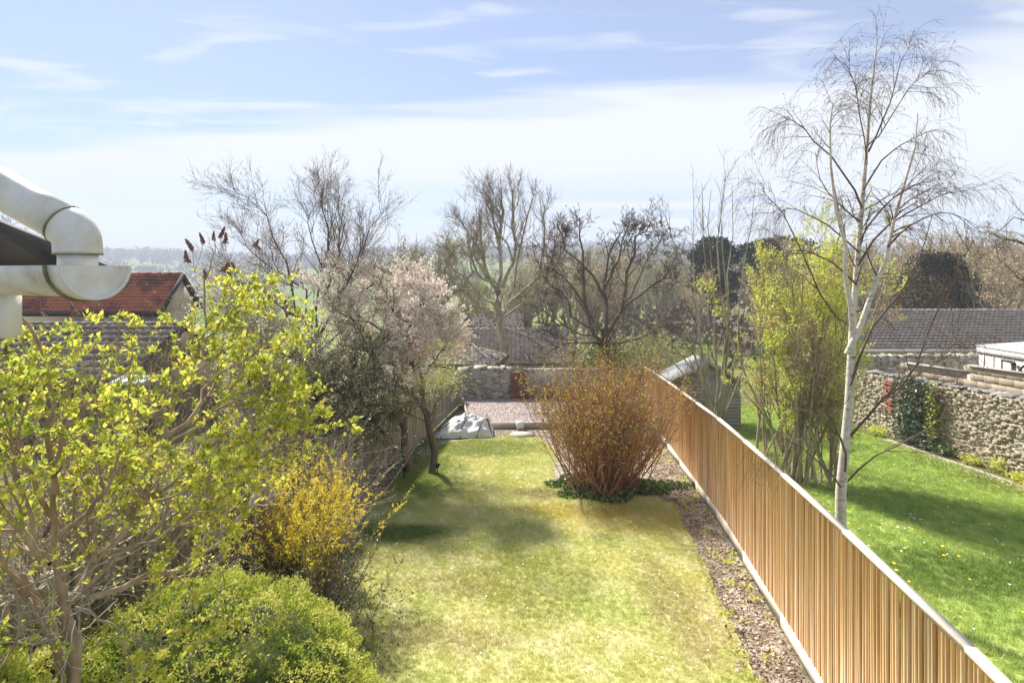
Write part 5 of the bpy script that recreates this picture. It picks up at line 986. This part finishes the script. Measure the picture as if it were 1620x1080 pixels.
c = np.array(P(960, 560, 22.4))+rng.normal(0, 1, (2600, 3))*np.array([.45, .4, .2]); foliage('ivy', c, .07, M_ivy, prt, asp=.8)
ib = thing('bramble_thicket', 'greenish brown thicket behind the far end of the new fence', 'shrub', ground_pt(6.5, 26)); a1 = fan_shrub(ground_pt(6.2, 27), 170, (2.2, 4.3), 50, .02, 1.2, 0, 7, .13); a2 = grow(a1, 6, (.4, 1.2), (20, 60), .18, .1, .2, .5, .5, 5, .3, .012, .007); 
woody('stems', [a1, a2], M_twig, ib, [4, 3], 'stuff'); c, d = on(a2, 9000, .1, .04); foliage('foliage', c, .07, M_hazel, ib, dirs=d)
sv_ = thing('bud_break_bush', 'tangle of pale green budding twigs over the rendered wall', 'shrub', ground_pt(1.4, 26)); a1 = fan_shrub(ground_pt(1.4, 26), 80, (1.1, 2.3), 60, .012, .9, 0, 7, .13); a2 = grow(a1, 5, (.3, .8), (20, 60), .18, .1, .2, .5, .5, 5, .3, .01, .006)
woody('stems', [a1, a2], M_twig, sv_, [4, 3], 'stuff'); c, d = on(a2, 4500, .1, .04); foliage('foliage', c, .06, M_hazel, sv_, dirs=d)

# --- pollarded lime tree
po0 = ground_pt(-.6, 31); pot = thing('pollarded_tree', 'tall bare pollarded tree with upright stems before the brown bungalow roof', 'tree', po0)
ok = limbs([([po0, P(795,620,31), P(795,560,31), P(790,500,31), P(788,460,31)], .29, .20), (pd([(788,462),(790,440),(793,400),(794,350),(792,318)], 31, 31), .12, .07), (pd([(788,462),(775,440),(765,410),(762,380),(759,338)], 31, 31.6), .11, .05), (pd([(795,455),(812,420),(813,370),(812,330),(811,300)], 31, 30.4), .11, .045),
  (pd([(805,470),(815,440),(822,400),(832,350),(842,315)], 31, 31.8), .09, .03), (pd([(775,445),(755,435),(745,400),(738,365),(730,348)], 31, 30.2), .085, .03), (pd([(805,480),(850,440),(858,400),(861,360),(862,325)], 31, 31.4), .09, .035), (pd([(800,500),(840,470),(855,455),(880,420),(900,400)], 31, 30), .075, .025),
  (pd([(785,480),(760,470),(735,440),(712,420),(705,395)], 31, 31.8), .075, .02), (pd([(780,520),(760,485),(735,460),(700,445)], 31, 30), .06, .02), (pd([(794,400),(782,360),(778,330),(773,312)], 31, 30.8), .08, .03), (pd([(770,440),(750,400),(748,375)], 31, 32), .07, .03), (pd([(800,520),(760,490),(730,480),(690,460)], 31, 30), .08, .02),
  (pd([(800,520),(850,540),(890,580)], 31, 30), .075, .025), (pd([(812,420),(800,380),(776,360),(775,335)], 31, 30), .06, .02), (pd([(850,440),(880,430),(890,380)], 31, 31), .07, .02)], .012)
o1 = grow(ok, 16, (.8, 2.3), (20, 50), .13, .6, .3, .4, .4, 6, .3, .032, .009); o2 = grow(o1, 7, (.4, 1.3), (20, 50), .14, .5, .15, .5, .5, 5, .3, .02, .008); o3 = grow(o2, 2, (.2, .7), (20, 50), .14, .4, .2, .6, .6, 4, .3, .012, .007)
woody('trunk', [(ok[0][:1], ok[1][:1])], M_barkgr, pot, [12]); woody('branches', [(ok[0][1:], ok[1][1:]), o1], M_barkgr, pot, [8, 4], 'stuff'); woody('twigs', [o2, o3], M_twig, pot, [3, 3], 'stuff')
# --- the oak with arching dark limbs and green haze, left of the pollard
ok0 = ground_pt(-7.5, 55); okt = thing('arching_oak', 'wide oak with dark arching limbs and green haze of buds before the fields', 'tree', ok0)
oq = limbs([([ok0, P(705,520,55), P(700,480,55), P(690,440,55), P(695,405,55)], .4, .1), (pd([(700,490),(680,460),(655,450),(640,452)], 55, 54), .25, .05), (pd([(698,470),(672,430),(660,420),(640,435)], 55, 56), .2, .05), (pd([(700,480),(735,450),(745,420),(750,400)], 55, 55), .22, .05), (pd([(700,450),(710,420),(715,400)], 55, 55), .18, .05), (pd([(702,500),(740,480),(770,460)], 55, 55), .15, .05)], .03)
z1 = grow(oq, 14, (1.2, 3.5), (30, 60), .2, .3, .2, .4, .4, 6, .3, .09, .03); z2 = grow(z1, 7, (.5, 1.8), (30, 60), .2, .2, .15, .5, .5, 5, .3, .035, .015); woody('trunk', [oq], M_farbark, okt, [8]); woody('branches', [z1, z2], M_farbark, okt, [4, 3], 'stuff'); c, d = on(z2, 7000, .1, .1); foliage('foliage', c, .2, M_hazel, okt)

# --- far trees: three bare kinds, copied
def bare_template(name, seed, h, mtl, haze=None, n=(7, 8, 6)):
    global rng
    keep_ = rng; rng = np.random.default_rng(seed); e_ = bpy.data.objects.new(name, None)
    spec = [([(0,0,-.3),(0,0,h*.25),(.02*h,0,h*.5)], .022*h, .014*h)]
    for k in range(9): a_ = k*2.4; r_ = .2*h*rng.uniform(.6, 1.2); z_ = h*rng.uniform(.75, 1.); spec.append(([(0,0,h*rng.uniform(.18,.4)), (cos(a_)*r_*.6, sin(a_)*r_*.6, z_*.6), (cos(a_)*r_, sin(a_)*r_, z_)], .012*h, .003*h))
    t0 = limbs(spec, .02); t1_ = grow(t0, n[0], (.12*h, .3*h), (25, 55), .15, .4, .25, .45, .4, 5, .4, .01*h, .002*h); t2_ = grow(t1_, n[1], (.05*h, .14*h), (25, 55), .15, .3, .15, .5, .5, 4, .3, .004*h, .0014*h)
    a = woody('trunk', [(t0[0][:1], t0[1][:1])], mtl, e_, [7]); b = woody('branches', [(t0[0][1:], t0[1][1:]), t1_, t2_], mtl, e_, [5, 3, 3], 'stuff')
    if haze: c_, d_ = on(t2_, 1500, .1, .01*h); foliage('foliage', c_, .022*h, haze, e_)
    rng = keep_; parts_ = list(e_.children)
    for p_ in parts_: COL.objects.unlink(p_)
    return parts_
temps = [bare_template('bt', 11, 10, M_farbark), bare_template('bt', 12, 10, M_farbark, M_brownlf), bare_template('bt', 13, 10, M_farbark, M_hazel), bare_template('bt', 14, 10, M_twig)]
def far_tree(x, y, h, k, label, group, name='far_tree'):
    loc = ground_pt(x, y); o_ = thing(name, label, 'tree', loc, group, rng.uniform(0, 6.28)); s = h/10; w = s*rng.uniform(.85, 1.2); o_.scale = (w, w, s)
    for p_ in temps[k]: q_ = p_.copy(); q_.parent = o_; COL.objects.link(q_)
    return o_
def PX(px, y): return (px-810)/F*y
def top_h(px, py, y): return P(px, py, y)[2]-float(H(PX(px, y), y))
GRP = 'bare trees of the wood beyond the bungalows'
for i in range(44):
    px = 1190+480*rng.random(); y = rng.uniform(58, 110); py = rng.uniform(378, 425)
    k = int(rng.choice([0, 1, 3, 1])); far_tree(PX(px, y), y, top_h(px, py, y), k, 'bare grey brown tree in the wood beyond the long right hand bungalow', GRP)
for i in range(48):
    px = 800+310*rng.random(); y = rng.uniform(65, 150); py = rng.uniform(400, 450)
    far_tree(PX(px, y), y, top_h(px, py, y), int(rng.choice([0, 1, 2])), 'bare tree in the valley behind the gnarled fruit tree', 'valley trees behind the fruit tree')
for i in range(8):
    px = 600+190*rng.random(); y = rng.uniform(110, 190); py = rng.uniform(408, 448)
    far_tree(PX(px, y), y, top_h(px, py, y), int(rng.choice([0, 2])), 'distant bare tree among the fields behind the arching oak', 'field trees behind the oak')
far_tree(PX(628, 60), 60, top_h(628, 402, 60), 0, 'ivy clad bare tree just right of the plum tree crown', None, 'ivy_clad_tree')
q = np.array(P(636, 455, 60)); o_ = thing('climbing_ivy', 'dark ivy column on the bare tree beside the blossom', 'ivy', ground_pt(PX(636, 59.6), 59.6)); c = q+rng.normal(0, 1, (1500, 3))*np.array([.5, .5, 1.9]); foliage('foliage', c, .3, M_yew, o_)
for (px, y, py, k, lab) in ((1600, 38, 395, 1, 'spreading brownish tree at the right edge of the wood'), (1560, 46, 405, 0, 'bare tree right of the dark yew'), (1350, 70, 385, 3, 'bare grey tree seen between the birch stems'), (560, 28, 400, 3, 'thin bare tree behind the cherry blossom'), (640, 33, 412, 0, 'small bare tree between cherry blossom and fields')):
    far_tree(PX(px, y), y, top_h(px, py, y), k, lab, None, 'bare_tree')
# tree at extreme right whose branch hangs into view
et = thing('overhanging_tree', 'bare tree reaching dark branches in from the right edge', 'tree', ground_pt(17.5, 17.5)); eb = ground_pt(17.5, 17.5)
e0 = limbs([([eb, P(1690,560,17.5), P(1680,460,17.5), P(1670,380,17.5)], .14, .06), (pd([(1680,470),(1640,400),(1610,380),(1575,372)], 17.5, 17), .05, .01), (pd([(1675,430),(1640,360),(1610,345),(1580,365)], 17.5, 18), .04, .008), (pd([(1670,480),(1640,450),(1615,440),(1590,420)], 17.5, 17), .04, .01)], .02)
e1 = grow(e0, 8, (.4, 1.2), (25, 55), .15, .1, .3, .5, .4, 5, .3, .02, .006); e2 = grow(e1, 6, (.2, .6), (25, 55), .15, 0, .2, .5, .5, 4, .3, .008, .004); woody('trunk', [(e0[0][:1], e0[1][:1])], M_barkdk, et, [8]); woody('branches', [(e0[0][1:], e0[1][1:]), e1, e2], M_twigdk, et, [6, 4, 3], 'stuff')
# twigs seen under the downpipe
nt_ = thing('bare_garden_tree', 'bare tree glimpsed under the white downpipe at far left', 'tree', ground_pt(-17.5, 20)); nb = ground_pt(-17.5, 20)
e0 = limbs([([nb, P(0,560,20), P(15,450,20), P(10,380,20)], .12, .03), (pd([(15,450),(40,420),(60,395),(80,385)], 20, 20), .05, .01), (pd([(12,420),(-10,380),(5,350)], 20, 20), .04, .01), (pd([(15,440),(50,440),(85,420)], 20, 20), .04, .01)], .02)
e1 = grow(e0, 9, (.5, 1.5), (25, 55), .15, .3, .3, .5, .4, 5, .3, .02, .007); e2 = grow(e1, 6, (.2, .7), (25, 55), .15, .2, .2, .5, .5, 4, .3, .008, .005); woody('trunk', [(e0[0][:1], e0[1][:1])], M_twigdk, nt_, [7]); woody('branches', [(e0[0][1:], e0[1][1:]), e1, e2], M_twigdk, nt_, [6, 4, 3], 'stuff')

# --- pines and yew
def conifer(name, label, base, clumps, n, size, mtl, bark, tr, lumpy=.35):
    o_ = thing(name, label, 'tree', base); m_ = MB(); m_.tube([base, tuple(np.array(base)+[0, 0, tr])], [.35, .18], 8)
    for c_, r_ in clumps: m_.tube([tuple(np.array(base)+[0, 0, tr*.7]), tuple(c_)], [.12, .05], 5)
    m_.build('trunk', bark, o_, True); P_ = []
    for c_, r_ in clumps:
        d_ = unit(rng.normal(size=(n, 3))); f_ = np.array([mn.noise(Vector(x*2.3+np.array(c_))) for x in d_]); P_.append(np.array(c_)+d_*np.array(r_)*((.55+.45*rng.random(n)**.5)*(1+lumpy*f_))[:, None])
    foliage('foliage', np.vstack(P_), size, mtl, o_, asp=.6); return o_
for nm, lab, px0, y, cl in (('pine_tree', 'dark flat topped pine left of the lime green tree', 1135, 75, [(1130,385,26),(1112,400,22),(1150,400,24),(1125,425,30),(1150,440,26),(1110,445,22),(1140,470,28)]),
                            ('pine_tree', 'broad dark pine crown rising behind the lime green tree', 1215, 80, [(1190,392,22),(1215,388,26),(1240,385,26),(1265,388,24),(1200,415,28),(1240,415,32),(1275,405,18),(1215,450,30),(1250,450,26)])):
    conifer(nm, lab, ground_pt(PX(px0, y), y), [(P(a_, b_+4, y+rng.normal(0, 1.2)), (r_/F*y*1.0, r_/F*y*1.0, r_/F*y*.55)) for a_, b_, r_ in cl], 1100, .42, M_pine, M_farbark, top_h(px0, 430, y))
conifer('yew_tree', 'rounded dark yew rising above the right hand bungalow ridge', ground_pt(PX(1480, 48), 48), [(P(a_, b_, 48+rng.normal(0, .5)), (r_/F*48, r_/F*48, r_/F*48*rng.uniform(1., 1.4))) for a_, b_, r_ in ((1480,425,26),(1455,440,26),(1507,432,24),(1440,465,24),(1525,455,22),(1480,465,34),(1505,475,30),(1455,480,28),(1470,415,14),(1495,414,13),(1515,425,12),(1535,478,18))], 1500, .2, M_yew, M_farbark, top_h(1480, 470, 48), .5)
# --- hedgerows and far woodland
def woods(name, label, pts, hgt, size, mtl, per=40, blob=1.0):
    P_ = []; S_ = []
    for x, y in pts:
        z = float(H(x, y)); h_ = hgt*rng.uniform(.6, 1.15); w = h_*.42*blob; q_ = rng.normal(size=(per, 3)); q_ = unit(q_)*rng.random((per, 1))**.4
        P_.append(np.array([x, y, z+h_*.55])+q_*np.array([w, w, h_*.5]))
    o_ = foliage(name, np.vstack(P_), size, mtl, None, asp=.8); tag(o_, label, 'woodland'); return o_
pts = []
for y0, x0, x1, n_ in ((1100, -1300, 1300, 900), (1230, -1400, 1400, 900), (960, -1100, 1300, 500)): pts += [(rng.uniform(x0, x1), y0+rng.normal(0, 25)) for _ in range(n_)]
woods('hilltop_woodland', 'hazy dark woodland along the skyline of the far hills', pts, 20, 5.5, M_wood, 24)
pts = [(rng.uniform(-700, 900), yy+rng.normal(0, 8)+.06*0) for yy in (540, 640, 740, 860) for _ in range(260)]
woods('hillside_hedgerows', 'lines of hedge trees crossing the far hillside', pts, 9, 2.6, M_wood, 22, 1.3)
pts = [(x_, 220+.3*x_+rng.normal(0, 3)) for x_ in rng.uniform(-200, 150, 110)]+[(x_, 330-.15*x_+rng.normal(0, 3)) for x_ in rng.uniform(-320, 320, 150)]+[(x_, 430+rng.normal(0, 4)) for x_ in rng.uniform(-450, 450, 190)]
woods('valley_hedgerows', 'grey brown hedgerows dividing the valley fields', pts, 6, 1.5, M_woodg, 24, 1.4)
pts = [(rng.uniform(55, 400), rng.uniform(140, 420)) for _ in range(380)]
woods('bare_hillside_wood', 'hazy purple grey bare wood on the slope at right', pts, 17, 2.2, M_woodg, 40)
pts = [(rng.uniform(16, 75), rng.uniform(52, 95)) for _ in range(90)]
woods('wood_undergrowth', 'brown green undergrowth of the wood beyond the right bungalow', pts, 6, .9, M_woodg, 60, 1.3)
pts = [(rng.uniform(2, 14), rng.uniform(38, 48)) for _ in range(22)]
woods('scrub', 'pale green scrub behind the gnarled fruit tree', pts, 3.2, .35, M_hazel, 120, 1.3)

# --- ivy on the right wall and plants at its foot
iw2 = thing('wall_ivy', 'dense silvery green ivy column on the pale stone wall', 'ivy', (11.75, 16.4, zg(16.4)))
n_ = 4200; yy = 16.55+rng.normal(0, .42, n_).clip(-.75, .75); z_ = rng.uniform(0, 1.95, n_); c = np.stack([11.72+rng.normal(0, .07, n_), yy, zg(16.5)+z_], 1); foliage('foliage', c, .075, M_ivyg, iw2, asp=.85, dirs=np.array([[-.8, -.4, .1]])+0*c)
n_ = 240; c = np.stack([11.70+rng.normal(0, .07, n_), 15.85+rng.normal(0, .08, n_), zg(16.)+rng.uniform(.3, 1.95, n_)], 1); foliage('yellow_green_leaves', c, .08, M_lime, iw2, asp=.8)
for k, (px, py, s, lab, yl) in enumerate(((1500, 722, .30, 'green weedy clump at the foot of the ivy column', 0), (1543, 735, .22, 'low bright green leafy clump beside the path', 0), (1588, 748, .34, 'tufted clump with yellow daffodils at the wall foot', 1), (1388, 690, .3, 'grassy clump at the far end of the stone wall', 0), (1618, 765, .2, 'small yellow flowered clump at the right edge', 1))):
    g_ = G(px, py); cp = thing('border_plant', lab, 'plant', g_); b_ = fan_shrub(g_, 160, (.5*s, 1.3*s), 45, .006, s*.4, -.3, 5, .1); woody('leaves', [b_], M_ivy if k in (0,) else M_rough, cp, [3], 'stuff')
    c = b_[0][:, -1]; foliage('foliage', np.repeat(c, 3, 0)+rng.normal(0, .03, (len(c)*3, 3)), .06, M_ivy if k == 0 else M_lime, cp)
    if yl: c = np.array(g_)+[0, -.25, .12]+rng.normal(0, 1, (60, 3))*np.array([.16, .1, .05]); foliage('flowers', c, .06, M_fors, cp, asp=.9)
c = np.stack([rng.uniform(-2.9, -1.2, 1500), rng.uniform(13, 17.5, 1500), np.zeros(1500)], 1); c[:, 0] = np.array([ox(y_) for y_ in c[:, 1]])+.08+.5*rng.random(1500)**2; c[:, 2] = -SL*c[:, 1]+.03+.1*rng.random(1500)
tag(foliage('border_groundcover', c, .06, M_ivy, None, up=.4), 'dark green ground cover along the foot of the old fence', 'ground cover')
for k, (px, py) in enumerate(((618, 797), (600, 790), (612, 820), (600, 828))):
    g_ = G(px, py); o_ = thing('white_flower_clump', 'small clump of white spring flowers in the grass by the forsythia', 'flowers', g_, 'white flower clumps by the forsythia'); c = np.array(g_)+[0, 0, .12]+rng.normal(0, 1, (26, 3))*np.array([.09, .06, .03]); foliage('petals', c, .035, M_white2, o_, asp=.9); c = np.array(g_)+[0, 0, .05]+rng.normal(0, 1, (50, 3))*np.array([.1, .07, .03]); foliage('leaves', c, .08, M_rough, o_, asp=.2, up=1)

# ------------------------------------------------------------------ haze
HAZE = 0.0009
if HAZE:
    m = bpy.data.materials.new('haze'); m.use_nodes = True; N = m.node_tree.nodes; N.clear(); o_ = N.new('ShaderNodeOutputMaterial'); v_ = N.new('ShaderNodeVolumePrincipled')
    v_.inputs['Color'].default_value = (.82, .88, 1, 1); v_.inputs['Density'].default_value = HAZE; v_.inputs['Anisotropy'].default_value = 0; m.node_tree.links.new(v_.outputs[0], o_.inputs['Volume'])
    mb = MB(); mb.box((0, 1550, 28), (6400, 3300, 110)); hz = mb.build('haze', m, kind='stuff')
